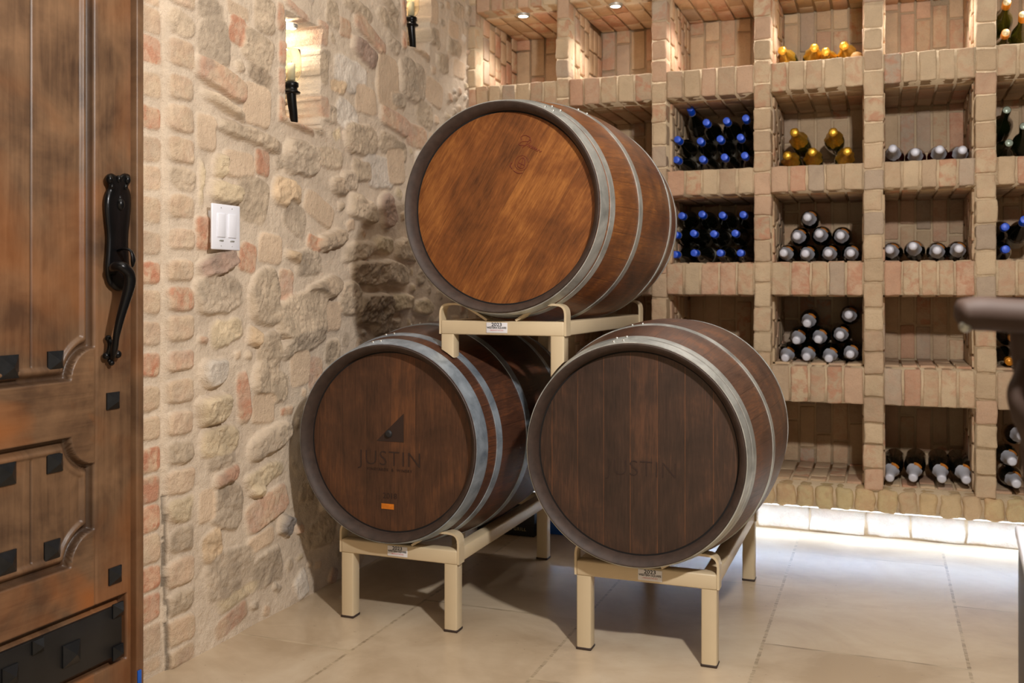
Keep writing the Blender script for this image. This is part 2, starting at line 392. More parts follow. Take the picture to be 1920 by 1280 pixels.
for q in """392 20 50 44 0 g .01|400 80 58 84 -8 g .012|445 20 42 28 0 s .01|494 28 36 64 0 t .02|443 58 32 50 6 r .014|481 94 54 66 10 t .022|484 142 46 34 10 d .02|413 150 90 44 12 p .034|419 197 82 22 14 t .036
480 197 48 74 3 s .012|386 248 34 64 2 s .012|466 254 120 30 7 t .036|410 312 24 50 14 y .034|447 309 56 48 2 s .016|490 305 26 46 3 r .014|524 303 22 26 -20 g .018|563 297 60 60 0 g .03|618 295 46 40 0 t .014|376 342 12 92 2 y .022
421 362 56 38 4 y .036|533 362 46 54 6 o .034|472 376 56 84 4 t .012|552 410 40 56 20 g .012|598 392 52 44 20 s .012|636 350 30 34 0 d .03|622 26 24 50 4 t .016|646 52 22 34 0 p .012|670 16 52 30 4 t .016|693 66 56 32 20 p .026
681 100 46 34 14 u .03|726 12 34 20 20 t .03|726 38 40 32 10 t .016|736 84 24 28 10 g .02|656 142 60 60 0 w .014|726 154 38 92 0 s .014|774 152 46 72 0 g .022|631 163 28 26 0 o .016|619 215 32 34 0 g .026|650 218 42 56 10 w .018
685 188 36 50 0 s .012|736 228 50 36 8 p .03|744 188 24 28 0 g .028|813 174 30 46 8 s .012|849 55 18 28 0 s .01|851 90 24 30 0 t .022|609 108 18 30 0 g .014|676 262 60 56 0 t .024|795 214 30 46 10 t .014|735 276 52 38 8 t .024
710 322 56 58 0 w .014|740 312 30 62 -8 s .016|676 392 46 44 10 t .036|722 396 24 60 -28 u .04|652 340 30 36 0 g .022|676 320 30 40 0 t .02|780 256 36 40 0 p .012|380 436 28 60 -3 r .02|405 494 66 42 -22 u .034|463 482 30 52 10 r .012
505 466 42 54 3 s .014|550 482 34 22 16 o .036|587 456 24 30 12 r .014|618 450 50 32 -14 d .036|577 492 46 44 0 g .016|411 552 84 72 -3 g .02|424 622 56 46 -8 y .018|493 556 52 98 4 t .03|534 534 26 56 3 p .014|602 545 62 42 -22 d .05
566 592 94 84 -4 t .03|566 642 86 40 -10 g .03|622 592 30 50 0 s .012|472 630 20 34 18 o .036|503 660 42 72 -10 t .02|400 697 46 50 -6 w .038|455 745 20 92 -3 r .02|507 716 66 60 20 t .024|560 690 34 62 -3 s .016|590 700 24 60 8 p .012
492 765 40 54 4 s .012|400 767 56 54 -4 y .036|536 770 24 16 0 r .016|412 826 70 54 0 y .022|506 824 74 46 -12 g .036|622 660 26 46 0 t .016|414 864 54 30 0 g .018|422 892 46 32 -14 b .036|426 948 58 82 20 g .018|496 890 70 40 -8 y .02
480 922 26 20 10 y .034|500 952 72 52 -14 p .024|532 985 22 38 20 k .034|488 1012 48 32 -6 s .016|397 1026 36 58 -8 o .018|432 1072 84 84 -3 g .012|500 1066 54 64 -5 g .016|446 1116 80 26 -6 y .01|432 1162 60 36 -14 p .012|386 948 28 60 0 s .01
690 512 62 46 0 d .05|736 512 50 40 6 t .044|672 470 56 34 -10 t .03|694 580 60 56 0 d .05|746 566 42 32 0 y .044|652 560 36 60 0 t .03|722 612 50 30 0 t .04|790 576 36 30 0 y .03|716 460 40 30 0 y .03|760 470 40 40 0 t .03|600 1000 50 50 0 t .02
525 30 12 52 0 r .022|526 98 12 44 0 r .022|526 150 12 46 0 p .022|526 204 12 48 0 r .022|556 20 46 18 14 p .02|602 62 18 44 0 p .022|606 130 16 60 0 t .014|604 200 18 40 0 p .014|558 238 58 12 8 p .034|596 246 22 16 0 t .02
756 22 8 50 0 r .022|757 74 8 34 0 r .022|786 97 38 10 10 c .03|812 20 18 44 0 s .01|815 70 20 34 0 t .016|830 118 22 36 0 t .016|860 130 20 32 0 s .012|858 20 20 30 0 t .012""".replace('\n', '|').split('|'):
    a = q.split(); stn(float(a[0]), float(a[1]), float(a[2]), float(a[3]), float(a[4]), a[5], float(a[6]))

Y0, Y1, Z0, Z1, RES = 1.935, 4.02, 0.0, 2.42, 0.004
ny = int((Y1-Y0)/RES)+1; nz = int((Z1-Z0)/RES)+1
YY, ZZ = np.meshgrid(np.linspace(Y0, Y1, ny), np.linspace(Z0, Z1, nz), indexing='ij')
Hh = vnoise(YY, ZZ, 5, 3)*0.008 + vnoise(YY, ZZ, 40, 5)*0.002
mort = np.array(S(211, 195, 176))
CC = np.tile(mort, (ny, nz, 1))*(1+0.06*vnoise(YY, ZZ, 8, 9))[..., None]; CC[..., 3] = 0
mask_all = np.zeros((ny, nz))
wy = vnoise(YY, ZZ, 22, 21, 3); wz = vnoise(YY, ZZ, 22, 31, 3); n_hi = vnoise(YY, ZZ, 34, 41, 5, 0.72); n_lo2 = vnoise(YY, ZZ, 26, 81, 3); n_lo = vnoise(YY, ZZ, 13, 51, 3); n_col = vnoise(YY, ZZ, 16, 61, 4, 0.65); n_ridge = 1-np.abs(vnoise(YY, ZZ, 20, 71, 4))*2
def put_stone(yc, zc, hw, hh, ang, k, prot, seed):
    global Hh, CC
    R = max(hw, hh)*1.5+0.02
    i0, i1 = max(0, int((yc-R-Y0)/RES)), min(ny, int((yc+R-Y0)/RES)+1)
    j0, j1 = max(0, int((zc-R-Z0)/RES)), min(nz, int((zc+R-Z0)/RES)+1)
    if i0 >= i1 or j0 >= j1: return
    sl = (slice(i0, i1), slice(j0, j1))
    rs = np.random.RandomState(seed)
    brickish = k in 'crRps'
    amp = 0.004 if brickish else 0.008
    y = YY[sl]-yc + wy[sl]*amp; z = ZZ[sl]-zc + wz[sl]*amp
    a = radians(ang); yr = y*cos(a)-z*sin(a); zr = y*sin(a)+z*cos(a)
    e = 5.0 if brickish else rs.uniform(2.6, 4.2)
    # skew corners a little
    yr = yr*(1+rs.uniform(-.12, .12)*zr/hh) if not brickish else yr
    zr = zr*(1+rs.uniform(-.15, .15)*yr/hw) if not brickish else zr
    rho = (np.abs(yr/hw)**e+np.abs(zr/hh)**e)**(1/e)
    edge = np.clip((1-rho)*min(hw, hh)/(0.008 if brickish else 0.013), 0, 1); edge = np.sin(edge*pi/2)
    c, ro = ST[k]
    body = (prot*0.5 if prot < 0.03 else prot*0.72)*(1+0.16*rs.uniform(-1, 1)) + ro*(n_hi[sl]*0.0075+n_lo[sl]*0.005-np.clip(n_ridge[sl]-0.80, 0, 1)*0.016)*min(1, 0.4+prot*30) + (rs.uniform(-.25, .25)*yr/hw + rs.uniform(-.25, .25)*zr/hh)*prot
    Hh[sl] = np.maximum(Hh[sl], 0)*0+np.where(edge > 0, Hh[sl]*(1-edge)+np.maximum(body, 0.002)*edge, Hh[sl])
    var = 1+0.10*rs.uniform(-1, 1)
    cc = np.array(c)*var
    cc = cc[None, None, :]*(1+(0.34*ro+0.06)*n_col[sl]+0.16*ro*np.minimum(n_ridge[sl]-0.75, 0.1))[..., None]
    if k in 'rRcp':    # mortar smears over the old bricks
        sm = np.clip((n_lo[sl]+0.15)*2.2, 0, 0.75)[..., None]; cc = cc*(1-sm*0.7)+np.array(S(208, 184, 154))*sm*0.7
    cc[..., 3] = RED.get(k, 0)
    # mortar smeared over the rim of the stone
    cov = np.clip(edge*1.4-0.15-0.45*np.clip(n_lo2[sl]+0.1, 0, 1)*(1-np.clip((1-rho)*2.2, 0, 1)), 0, 1)
    e2 = cov[..., None]
    CC[sl] = CC[sl]*(1-e2)+cc*e2
    mask_all[sl] = np.maximum(mask_all[sl], edge)
def stone_world(cx, cy, w, h):
    a = P(cx-w/2, cy, 'x', XL); b = P(cx+w/2, cy, 'x', XL); cpt = P(cx, cy, 'x', XL); tp = P(cx, cy-h/2, 'x', XL)
    return cpt[1], cpt[2], (b[1]-a[1])/2, tp[2]-cpt[2]
for i, (cx, cy, w, h, ang, k, prot) in enumerate(stones):
    yc, zc, hw, hh = stone_world(cx, cy, w, h)
    put_stone(yc, zc, hw*1.12, hh*1.12, ang if abs(ang) < 2 else ang-(6 if cy < 540 else -6)*0, k, prot, 100+i)
# fill the gaps between the big stones with smaller ones
rs = np.random.RandomState(5); cnt = 0
NICHES = [(P(534, 140, 'x', XL)[1]+0.004, P(598, 140, 'x', XL)[1], 1.522, 1.862), (P(763, 60, 'x', XL)[1]+0.003, P(806, 60, 'x', XL)[1], 1.958, 2.30)]
for tr in range(9000):
    yc = rs.uniform(2.16, 3.99); zc = rs.uniform(0.02, 2.4); sz = rs.choice([0.055, 0.042, 0.03, 0.02]); hw = sz*rs.uniform(0.7, 1.2); hh = sz*rs.uniform(0.6, 1.1)
    if any(a-0.03 < yc < b+0.03 and c-0.03 < zc < d+0.03 for a, b, c, d in NICHES): continue
    i0, i1 = max(0, int((yc-hw-0.003-Y0)/RES)), min(ny-1, int((yc+hw+0.006-Y0)/RES)); j0, j1 = max(0, int((zc-hh-0.006-Z0)/RES)), min(nz-1, int((zc+hh+0.006-Z0)/RES))
    if mask_all[i0:i1, j0:j1].max(initial=0) > 0.05: continue
    k = rs.choice(list('ttgyscpw')); cnt += 1
    put_stone(yc, zc, hw, hh, rs.uniform(-30, 30), k, rs.uniform(0.008, 0.026), 900+tr)
# niches
ND = 0.15
for (a, b, c_, d_) in NICHES:
    yy = YY+wy*0.006; zz = ZZ+wz*0.006
    ins = (yy > a) & (yy < b) & (zz > c_) & (zz < d_)
    nb = -ND + np.clip(n_hi*0.02+n_lo*0.015+n_ridge*0.006, -0.02, 0.03)
    # courses of rough blocks on the niche back
    fr = ((zz-c_+0.02*n_lo)/0.115) % 1.0
    nb -= np.where(np.minimum(fr, 1-fr) < 0.05, 0.010, 0)
    Hh = np.where(ins, nb, Hh)
    CC = np.where(ins[..., None], (np.array(S(222, 202, 172))*(1+0.15*n_col)[..., None])*np.where((zz-c_ < 0.055)[..., None], np.array([0.85, 0.68, 0.60, 1]), 1), CC); CC[..., 3] = np.where(ins, 0, CC[..., 3])
# the outer brick column is set back a little; a crack runs down the joint
ystep = P(314, 900, 'x', XL)[1]
Hh = np.where(YY < ystep, Hh-0.011, Hh)
crk = (np.abs(YY-(ystep-0.002+0.006*vnoise(ZZ, ZZ*0, 14, 91, 3)+0.012*vnoise(ZZ, ZZ*0, 4, 92, 2))) < 0.003) & (ZZ < 0.46)
Hh = np.where(crk, Hh-0.008, Hh); CC[crk] = CC[crk]*0.3
XX = XL+Hh
XX[0, :] -= 0.07
V = np.stack([XX, YY, ZZ], -1).reshape(-1, 3)
I = np.arange(ny*nz).reshape(ny, nz)
F = np.stack([I[:-1, :-1], I[1:, :-1], I[1:, 1:], I[:-1, 1:]], -1).reshape(-1, 4)
mb = MB(); mb.v = [V]; mb.f = F.tolist(); mb.c = [np.clip(CC, 0, 1).reshape(-1, 4)]; mb.n = len(V); mb.hascol = True
wl = mb.build('wall_left', M['stone']); tag(wl, kind='structure')

# ------------------------------------------------------------------ back wall: brick wine rack built into the wall
XO = [(-1.713, -1.329), (-1.273, -0.908), (-0.846, -0.487), (-0.422, -0.069), (0.002, 0.326), (0.396, 0.746)]
ZO = [(0.218, 0.547), (0.690, 0.972), (1.102, 1.385), (1.489, 1.791), (1.906, 2.24)]
YB = 4.52; XR = 0.82; ZT = 2.42
PAL = [(S(204, 180, 148), 10), (S(196, 170, 138), 8), (S(186, 160, 132), 5), (S(202, 166, 138), 4), (S(196, 152, 124), 1.3), (S(180, 160, 140), 3)]
def bcol(red=1.0):
    al = rnd.choice([0, 0, 0.1, 0.15, 0.3, 0.45, 0.7]); tot = sum(w for _, w in PAL); r_ = rnd.uniform(0, tot)
    for c, w in PAL:
        r_ -= w
        if r_ <= 0: break
    f_ = rnd.uniform(0.92, 1.06); return [min(1, c[i]*f_) for i in range(3)]+[al]
MC = list(S(208, 186, 154))[:3]+[0]
mb = MB(); G = 0.0012; GF = 0.0045
cols = [(-1.80, -1.713)] + [(XO[i][1], XO[i+1][0]) for i in range(5)] + [(0.746, XR)]
leds = [(0.129, 0.218)] + [(ZO[i][1], ZO[i+1][0]) for i in range(4)] + [(2.24, ZT)]
def mbox(lo, hi): box(mb, lo, hi, MC)
for (a, b) in cols: mbox((a+G, XF+GF, 0.21), (b-G, YB, ZT))
mbox((-1.80, XF+0.010, 0.129+0.003), (XR, YB, 0.218-0.002))
for (a, b) in leds[1:]:
    for (x0, x1) in XO: mbox((x0-G, XF+GF, a+G), (x1+G, YB, b-G))
mbox((-1.80, YB, 0), (XR, YB+0.1, ZT))
mbox((-1.80, YP+0.004, 0), (XR, YB, 0.129+G+0.004))
# column bricks
for ci, (a, b) in enumerate(cols):
    z = 0.212
    while z < ZT:
        h = rnd.choice([0.088, 0.094, 0.1, 0.082]); w_ = (b-a)+rnd.uniform(-0.003, 0.004)
        if z+h > 0.12:
            rbox(mb, ((a+b)/2+rnd.uniform(-.002, .002), XF+0.035+rnd.uniform(-.003, .003), z+h/2), (max(w_, 0.03), 0.076, h-0.006), 0.0065, 8, 0.0009, bcol(), warp=0.0016)
        z += h
# ledge bricks; the lowest ledge has a warm glow mixed into its colour
for li, (a, b) in enumerate(leds):
    for (x0, x1) in (XO if li else [(-1.79, XR)]):
        n_ = (5 if x1-x0 < 0.375 else 6) if li else 34; x = x0
        wds = [1+rnd.uniform(-.1, .1) for _ in range(n_)]; sc_ = (x1-x0)/sum(wds)
        for wd in wds:
            wd *= sc_; rr = 0.0022 if li == 0 else 0.0009
            rbox(mb, (x+wd/2, XF+(0.045 if li else 0.041)+rnd.uniform(-.004, .003), (a+b)/2), (wd-0.0075, 0.094, (b-a)-0.001+rnd.uniform(-.002, .002)), 0.006 if li else 0.014, 8, rr, bcol() if li else [c_*rnd.uniform(0.93, 1.05) for c_ in S(206, 182, 136)[:3]]+[rnd.choice([0, 0.1, 0.3])], warp=0.0015 if li else 0.003)
            x += wd
# plinth bricks under the overhang
x = -1.78
while x < XR:
    wd = rnd.uniform(0.16, 0.22); rbox(mb, (x+wd/2, YP+0.037, 0.062), (wd-0.006, 0.078, 0.118), 0.008, 8, 0.002, list(S(206, 196, 182)[:3])+[0.15], warp=0.004); x += wd
# bricks lining the bays
def panel(origin, ud, vd, nd, ulen, vlen, bw, bh, shift=True):
    O = np.array(origin, float); ud = np.array(ud, float); vd = np.array(vd, float); nd = np.array(nd, float)
    nu = max(1, round(ulen/bw)); bw = ulen/nu
    for i in range(nu):
        v_ = -rnd.uniform(0, bh*0.8)
        while v_ < vlen:
            v0 = max(v_, 0); v1 = min(v_+bh, vlen)
            if v1-v0 > 0.03:
                c = O+ud*(i+0.5)*bw+vd*(v0+v1)/2+nd*0.001
                dims = np.abs(ud)*(bw-0.009)+np.abs(vd)*(v1-v0-0.009)+np.abs(nd)*(0.010+rnd.uniform(-.001, .003))
                rbox(mb, c, dims, 0.004, 4, 0.0006, bcol(), warp=0.0012)
            v_ += bh
for (x0, x1) in XO:
    for (z0, z1) in ZO:
        panel((x0, YB, z0), (1, 0, 0), (0, 0, 1), (0, -1, 0), x1-x0, z1-z0, 0.072, 0.19)
        for xs, nx in ((x0, 1), (x1, -1)):
            panel((xs, XF+0.085, z0), (0, 1, 0), (0, 0, 1), (nx, 0, 0), YB-XF-0.085, z1-z0, 0.072, 0.11)
        panel((x0, XF+0.1, z1), (1, 0, 0), (0, 1, 0), (0, 0, -1), x1-x0, YB-XF-0.1, 0.072, 0.2)
        panel((x0, XF+0.1, z0), (1, 0, 0), (0, 1, 0), (0, 0, 1), x1-x0, YB-XF-0.1, 0.072, 0.2)
wb = mb.build('wall_back', M['brick']); tag(wb, kind='structure')

# strip light under the overhang
EM = NT('led_strip_glow'); EM.set((1, 1, 1, 1), Emission_Color=(0.8, 0.9, 1, 1), Emission_Strength=2.0)
mb = MB(); box(mb, (-1.70, 4.045, 0.120), (0.80, 4.06, 0.127))
tag(mb.build('light_strip', EM.m, smooth=False), 'thin white light strip under the lowest brick ledge, lighting plinth and floor', 'light strip')

# recessed spots in the top bays
DG = NT('downlight_glow'); DG.set((1, 1, 1, 1), Emission_Color=(1, 0.95, 0.9, 1), Emission_Strength=40.0)
names = ['recessed spot in the top corner bay beside the stone wall', 'recessed spot in the second top bay from the stone wall', 'recessed spot in the top bay above the upper blue-capped bottles', 'recessed spot in the top bay above the gold-foiled bottles', 'recessed spot in the empty top bay', 'recessed spot in the rightmost top bay']
for i, (x0, x1) in enumerate(XO):
    cx = (x0+x1)/2; cy = 4.10
    r_ = empty('downlight', (cx, cy, 2.2335), 0, 'small round lit '+names[i], 'light', 'downlights in the top bays')
    m1 = MB(); lathe(m1, [(-0.004, 0.021), (-0.004, 0.029), (0.002, 0.031), (0.011, 0.031)], 32, 'z'); m1.build('trim_ring', M['hoop'], r_)
    m1 = MB(); lathe(m1, [(-0.001, 0.0005), (-0.002, 0.021), (0.004, 0.021)], 24, 'z', cap0=True); m1.build('lamp', DG.m, r_)
    light('downlight_beam', 'SPOT', (cx, cy, 2.215), 7.5, (1, 0.93, 0.86), spot_size=radians(125), spot_blend=0.6, shadow_soft_size=0.02)

# ------------------------------------------------------------------ barrels
BL = 0.94
def bR(y, Rc, Rb): return Rb-(Rb-Rc)*((y-BL/2)/(BL/2))**2
def make_barrel(loc, rz, Rc, Rb, smat, hmat, hoops, hoopmat, label, rivets=()):
    r_ = empty('wine_barrel', loc, rz, label, 'barrel', 'wine barrels')
    m = MB(); h = BL/2
    ys = [0.004]+list(np.linspace(0.02, BL-0.02, 38))+[BL-0.004]
    outer = [(y-h, bR(y, Rc, Rb)) for y in ys]
    lathe(m, outer, 160)
    m.build('staves', smat, r_)
    for s in (-1, 1):
        m = MB(); pr = [(s*(h-0.012), Rc+0.0004), (s*(h-0.0015), Rc-0.0002), (s*h, Rc-0.002), (s*(h-0.001), Rc-0.005), (s*(h-0.020), Rc-0.0195), (s*(h-0.044), Rc-0.0215)]
        if s > 0: pr = pr[::-1]
        lathe(m, pr[::-1], 160); m.build('chime', M['chime'], r_, angle=35)
    for s in (-1, 1):
        m = MB(); rr = Rc-0.0208
        lathe(m, [(s*(h-0.040), 0.0005), (s*(h-0.040), rr)][::(1 if s < 0 else -1)], 96, cap0=(s < 0), cap1=(s > 0))
        m.build('barrel_head', hmat, r_)
        m = MB(); q = s*(h-0.0397); lathe(m, [(q, Rc-0.0255), (q, Rc-0.0207)][::(1 if s < 0 else -1)], 96); m.build('head_shadow_ring', M['head_shadow'], r_)  # thin ring paints the shadow where the head meets the chime
    for side in (0, 1):
        for (a, b) in hoops:
            m = MB(); pts = []
            yy = [a+(b-a)*k/4 for k in range(5)]
            if side: yy = [BL-q for q in yy[::-1]]
            pr = [(yy[0]-h, bR(yy[0], Rc, Rb)-0.001)]+[(q-h, bR(q, Rc, Rb)+0.0022) for q in yy]+[(yy[-1]-h, bR(yy[-1], Rc, Rb)-0.001)]
            lathe(m, pr, 160); ho = m.build('hoop', hoopmat, r_, angle=40)
            if side == 0 and rivets:
                for ang in rivets:
                    for da in (-0.045, 0.045):
                        q = (a+b)/2; R_ = bR(q, Rc, Rb)+0.003; aa = radians(ang)+da
                        m2 = MB(); c = np.array([R_*cos(aa), q-h, R_*sin(aa)]); T, Fq = cube_template(4)
                        nn = T/np.linalg.norm(T, axis=1, keepdims=True); m2.add(c+nn*0.0042, Fq); m2.build('rivet', M['rivet'], ho)
    return r_

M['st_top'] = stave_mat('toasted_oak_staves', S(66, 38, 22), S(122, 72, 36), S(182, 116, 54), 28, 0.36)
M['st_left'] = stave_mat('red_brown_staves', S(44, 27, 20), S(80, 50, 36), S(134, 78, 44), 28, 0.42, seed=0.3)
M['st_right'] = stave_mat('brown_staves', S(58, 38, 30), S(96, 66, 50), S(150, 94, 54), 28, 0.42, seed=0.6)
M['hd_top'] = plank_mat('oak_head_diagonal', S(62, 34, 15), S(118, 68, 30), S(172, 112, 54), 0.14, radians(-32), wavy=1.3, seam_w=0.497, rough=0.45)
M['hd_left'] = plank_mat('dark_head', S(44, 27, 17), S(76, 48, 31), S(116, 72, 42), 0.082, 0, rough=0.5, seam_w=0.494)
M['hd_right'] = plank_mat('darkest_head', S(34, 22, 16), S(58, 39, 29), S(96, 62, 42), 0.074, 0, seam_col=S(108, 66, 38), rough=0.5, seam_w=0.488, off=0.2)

b_left = make_barrel((-1.366, 2.51+BL/2, 0.543), 0, 0.290, 0.348, M['st_left'], M['hd_left'], [(0.006, 0.058), (0.105, 0.134), (0.285, 0.318)], M['hoop_blue_sheen'],
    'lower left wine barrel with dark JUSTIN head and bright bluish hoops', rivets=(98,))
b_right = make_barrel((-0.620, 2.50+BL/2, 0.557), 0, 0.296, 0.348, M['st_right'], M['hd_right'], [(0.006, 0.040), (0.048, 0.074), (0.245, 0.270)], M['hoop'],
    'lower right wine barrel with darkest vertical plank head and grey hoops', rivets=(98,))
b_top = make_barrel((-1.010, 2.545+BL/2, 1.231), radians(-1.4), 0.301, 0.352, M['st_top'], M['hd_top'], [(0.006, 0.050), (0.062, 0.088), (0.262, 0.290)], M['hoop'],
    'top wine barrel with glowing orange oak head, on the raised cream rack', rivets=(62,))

def head_pt(barrel, px, py, yface):
    w = P(px, py, 'y', yface+0.0395); return (w[0]-barrel.location.x, yface+0.0392-barrel.location.y, w[2]-barrel.location.z)
yL = 2.51; yR = 2.50; yT = 2.545
text('lettering', 'JUSTIN', 0.064, M['brand'], b_left, head_pt(b_left, 731, 861, yL), spacing=1.1, bold=-0.0011)
text('small_lettering', 'VINEYARDS  &  WINERY', 0.012, M['brand_faint'], b_left, head_pt(b_left, 730, 881, yL), spacing=1.2)
text('year_lettering', '2018', 0.024, M['brand_faint'], b_left, head_pt(b_left, 731, 930, yL))
m = MB(); q = [head_pt(b_left, *p, yL) for p in ((706, 826), (757, 829), (757, 775))]
m.add(q+[(a, b-0.0004, c) for a, b, c in q], [(0, 1, 2), (3, 5, 4)][:2]); m.build('triangle_mark', M['brand'], b_left, smooth=False)
m = MB(); lathe(m, [(-0.006, 0.004), (-0.006, 0.010), (0.001, 0.012)], 24, cap0=True, c=head_pt(b_left, 729, 813, yL)); m.build('bung', M['ink'], b_left)
m = MB(); c = head_pt(b_left, 727, 949, yL); box(m, (c[0]-0.021, c[1]-0.0006, c[2]-0.008), (c[0]+0.021, c[1], c[2]+0.008)); tag(m.build('small_label', M['orange_label'], b_left, smooth=False), 'small orange label')
text('faint_lettering', 'JUSTIN', 0.062, M['brand_faint'], b_right, head_pt(b_right, 1203, 880, yR), spacing=1.05, bold=-0.0012)
# the stamped signature and crest on the top head
m = MB(); c = np.array(head_pt(b_top, 993, 272, yT)); ux = np.array([cos(radians(-22)), 0, sin(radians(-22))]); uz = np.array([-ux[2], 0, ux[0]])
def stroke(pts, r=0.0008): tube(m, smooth_path([tuple(c+ux*a*0.0013+uz*b*0.0013) for a, b in pts], 5), [r]*((len(pts)-1)*5+1), 5)
stroke([(-14, 8), (-18, 14), (-8, 20), (4, 18), (2, 10), (-12, 4), (-16, -4), (-4, -2), (4, 4), (8, 12), (4, 14), (0, 2), (-6, -8)])
stroke([(4, -2), (8, 4), (9, -2), (13, 4), (14, -3), (18, 3), (19, -3), (23, 3), (24, -3), (28, 2), (29, -4), (34, 1), (36, -3), (40, 0)])
c = np.array(head_pt(b_top, 985, 305, yT))
stroke([(16*cos(t), 16*sin(t)) for t in np.linspace(0.4, 6.4, 16)], 0.0006)
stroke([(-8, -8), (-6, 6), (0, 12), (6, 6), (8, -8), (0, -12), (-8, -8)], 0.0009); stroke([(0, -12), (0, 12)], 0.0007); stroke([(-7, -2), (7, -3)], 0.0007)
stroke([(-22, -6), (-24, -14), (-16, -20)], 0.0010); stroke([(-12, -22), (0, -24), (10, -20)], 0.0010)
m.build('stamped_signature', M['stamp_red'], b_top)

# ------------------------------------------------------------------ barrel racks
RW = 0.385; RD = 0.845; TB = 0.041
def sweep_flat(m, path, width, thick, y):
    """flat bar of given width (along y) bent along a path in x,z"""
    n = len(path); V = []; F = []
    for i, (x, z) in enumerate(path):
        a = np.array(path[max(i-1, 0)]); b = np.array(path[min(i+1, n-1)]); tt = (b-a)/np.linalg.norm(b-a); nn = np.array([-tt[1], tt[0]])
        for s, q in ((-1, -1), (1, -1), (1, 1), (-1, 1)):
            V.append((x+nn[0]*q*thick/2, y+s*width/2, z+nn[1]*q*thick/2))
    for i in range(n-1):
        for j in range(4): k = (j+1) % 4; F.append((i*4+j, i*4+k, (i+1)*4+k, (i+1)*4+j))
    F.append((3, 2, 1, 0)); F.append(tuple((n-1)*4+j for j in range(4))); m.add(V, F)
def make_rack(loc, rz, rail_z, legz, label, sticker_x):
    """legz(sx, y, x) gives the z of the leg's lower end at x"""
    r_ = empty('barrel_rack', loc, rz, label, 'rack', 'cream steel barrel racks')
    m = MB(); 
    z1 = rail_z; z0 = rail_z-0.041
    for nm, y in (('front_rail', TB/2), ('rear_rail', RD-TB/2)):
        m = MB(); rbox(m, (0, y, (z0+z1)/2), (RW, TB, 0.041), 0.004, 4); m.build(nm, M['cream'], r_)
    for s in (-1, 1):
        m = MB(); rbox(m, (s*(RW/2-TB/2), RD/2, (z0+z1)/2), (TB, RD-2*TB+0.004, 0.041), 0.004, 4); m.build('side_rail', M['cream'], r_)
        for y in (TB/2, RD-TB/2):
            m = MB(); cx = s*(RW/2-TB/2)
            rbox(m, (cx, y, 0), (TB, TB, 2.0), 0.004, 4); v = m.v[-1]
            low = v[:, 2] < 0
            v[~low, 2] = z0+0.0005
            v[low, 2] = np.array([legz(s, y, x) for x in v[low, 0]])
            m.build('leg', M['cream'], r_, angle=50)
            if legz(s, y, cx) < 0.02:
                m = MB(); rbox(m, (cx, y, 0.004), (TB+0.003, TB+0.003, 0.008), 0.003, 4); tag(m.build('foot_cap', M['chime'], r_), 'dark scuffed foot cap')
            m = MB()
            key = [(0.045, z1+0.002), (0.075, z1+0.020), (0.105, z1+0.037), (0.123, z1+0.0455), (0.140, z1+0.048), (0.165, z1+0.048), (0.182, z1+0.045), (0.192, z1+0.036), (0.1955, z1+0.022), (0.1957, z1+0.005), (0.1957, z0+0.001)]
            sweep_flat(m, [(s*a, b) for a, b in smooth_path(key, 3)], TB-0.003, 0.0065, y)
            m.build('cradle_bar', M['cream'], r_, angle=60)
    st = MB(); rbox(st, (sticker_x, -0.0012, (z0+z1)/2+0.001), (0.066, 0.002, 0.030), 0.0009, 4); so = st.build('sticker', M['sticker'], r_)
    zc = (z0+z1)/2
    text('sticker_text', '2023', 0.014, M['ink'], so, (sticker_x, -0.0024, zc+0.010), sx=1.2, bold=0.0002)
    text('sticker_text', 'WESTERN SQUARE', 0.0078, M['ink'], so, (sticker_x, -0.0024, zc+0.001), sx=0.92, bold=0.00015)
    text('sticker_text', 'I N D U S T R I E S', 0.0052, M['ink_red'], so, (sticker_x, -0.0024, zc-0.0065), sx=1.0)
    return r_
flat = lambda s, y, x: 0.0005
make_rack((-1.345, 2.553, 0), 0, 0.238, flat, 'cream steel rack on the floor under the lower left barrel', 0.0)
make_rack((-0.600, 2.560, 0), 0, 0.246, flat, 'cream steel rack on the floor under the lower right barrel', 0.015)
TR = (-1.028, 2.585)
def topleg(s, y, x):
    X = TR[0]+x+y*0.0245; Y = TR[1]+y
    (bx, bz, by) = (-1.366, 0.543, 2.51) if s < 0 else (-0.620, 0.557, 2.50)
    yy = min(max(Y-by, 0), BL); R_ = bR(yy, 0.290 if s < 0 else 0.296, 0.348)+0.0025
    return bz+sqrt(max(R_**2-(X-bx)**2, 0.001))
make_rack((TR[0], TR[1], 0), radians(-1.4), 0.905, topleg, 'raised cream steel rack straddling both lower barrels, under the top barrel', -0.012)

# ------------------------------------------------------------------ cartons behind the barrels
M['blue_box'] = simple('blue_carton', S(26, 96, 200), 0.45, var=0.06)
M['black_box'] = simple('black_carton', S(20, 20, 24), 0.5, var=0.1)
M['gold_print'] = simple('pale_gold_print', S(170, 158, 120), 0.5)
m = MB(); rbox(m, (-1.345, 3.83, 0.033), (0.50, 0.22, 0.066), 0.003, 4)
tag(m.build('carton', M['blue_box']), 'flat blue carton on the floor behind the lower barrels', 'box')
r_ = empty('carton', (-1.43, 3.68, 0), 0, 'black carton with pale printed emblem on the floor behind the lower barrels', 'box')
m = MB(); rbox(m, (0, 0, 0.066), (0.25, 0.07, 0.132), 0.003, 4); m.build('carton_body', M['black_box'], r_)
text('carton_text', 'TABLE GRILL', 0.018, M['gold_print'], r_, (0.03, -0.0358, 0.028), spacing=1.2)
m = MB(); tube(m, smooth_path([(0.05+0.03*cos(a), -0.036, 0.085+0.024*sin(a)) for a in np.linspace(0, 5.2, 12)], 4), [0.002]*45, 6)
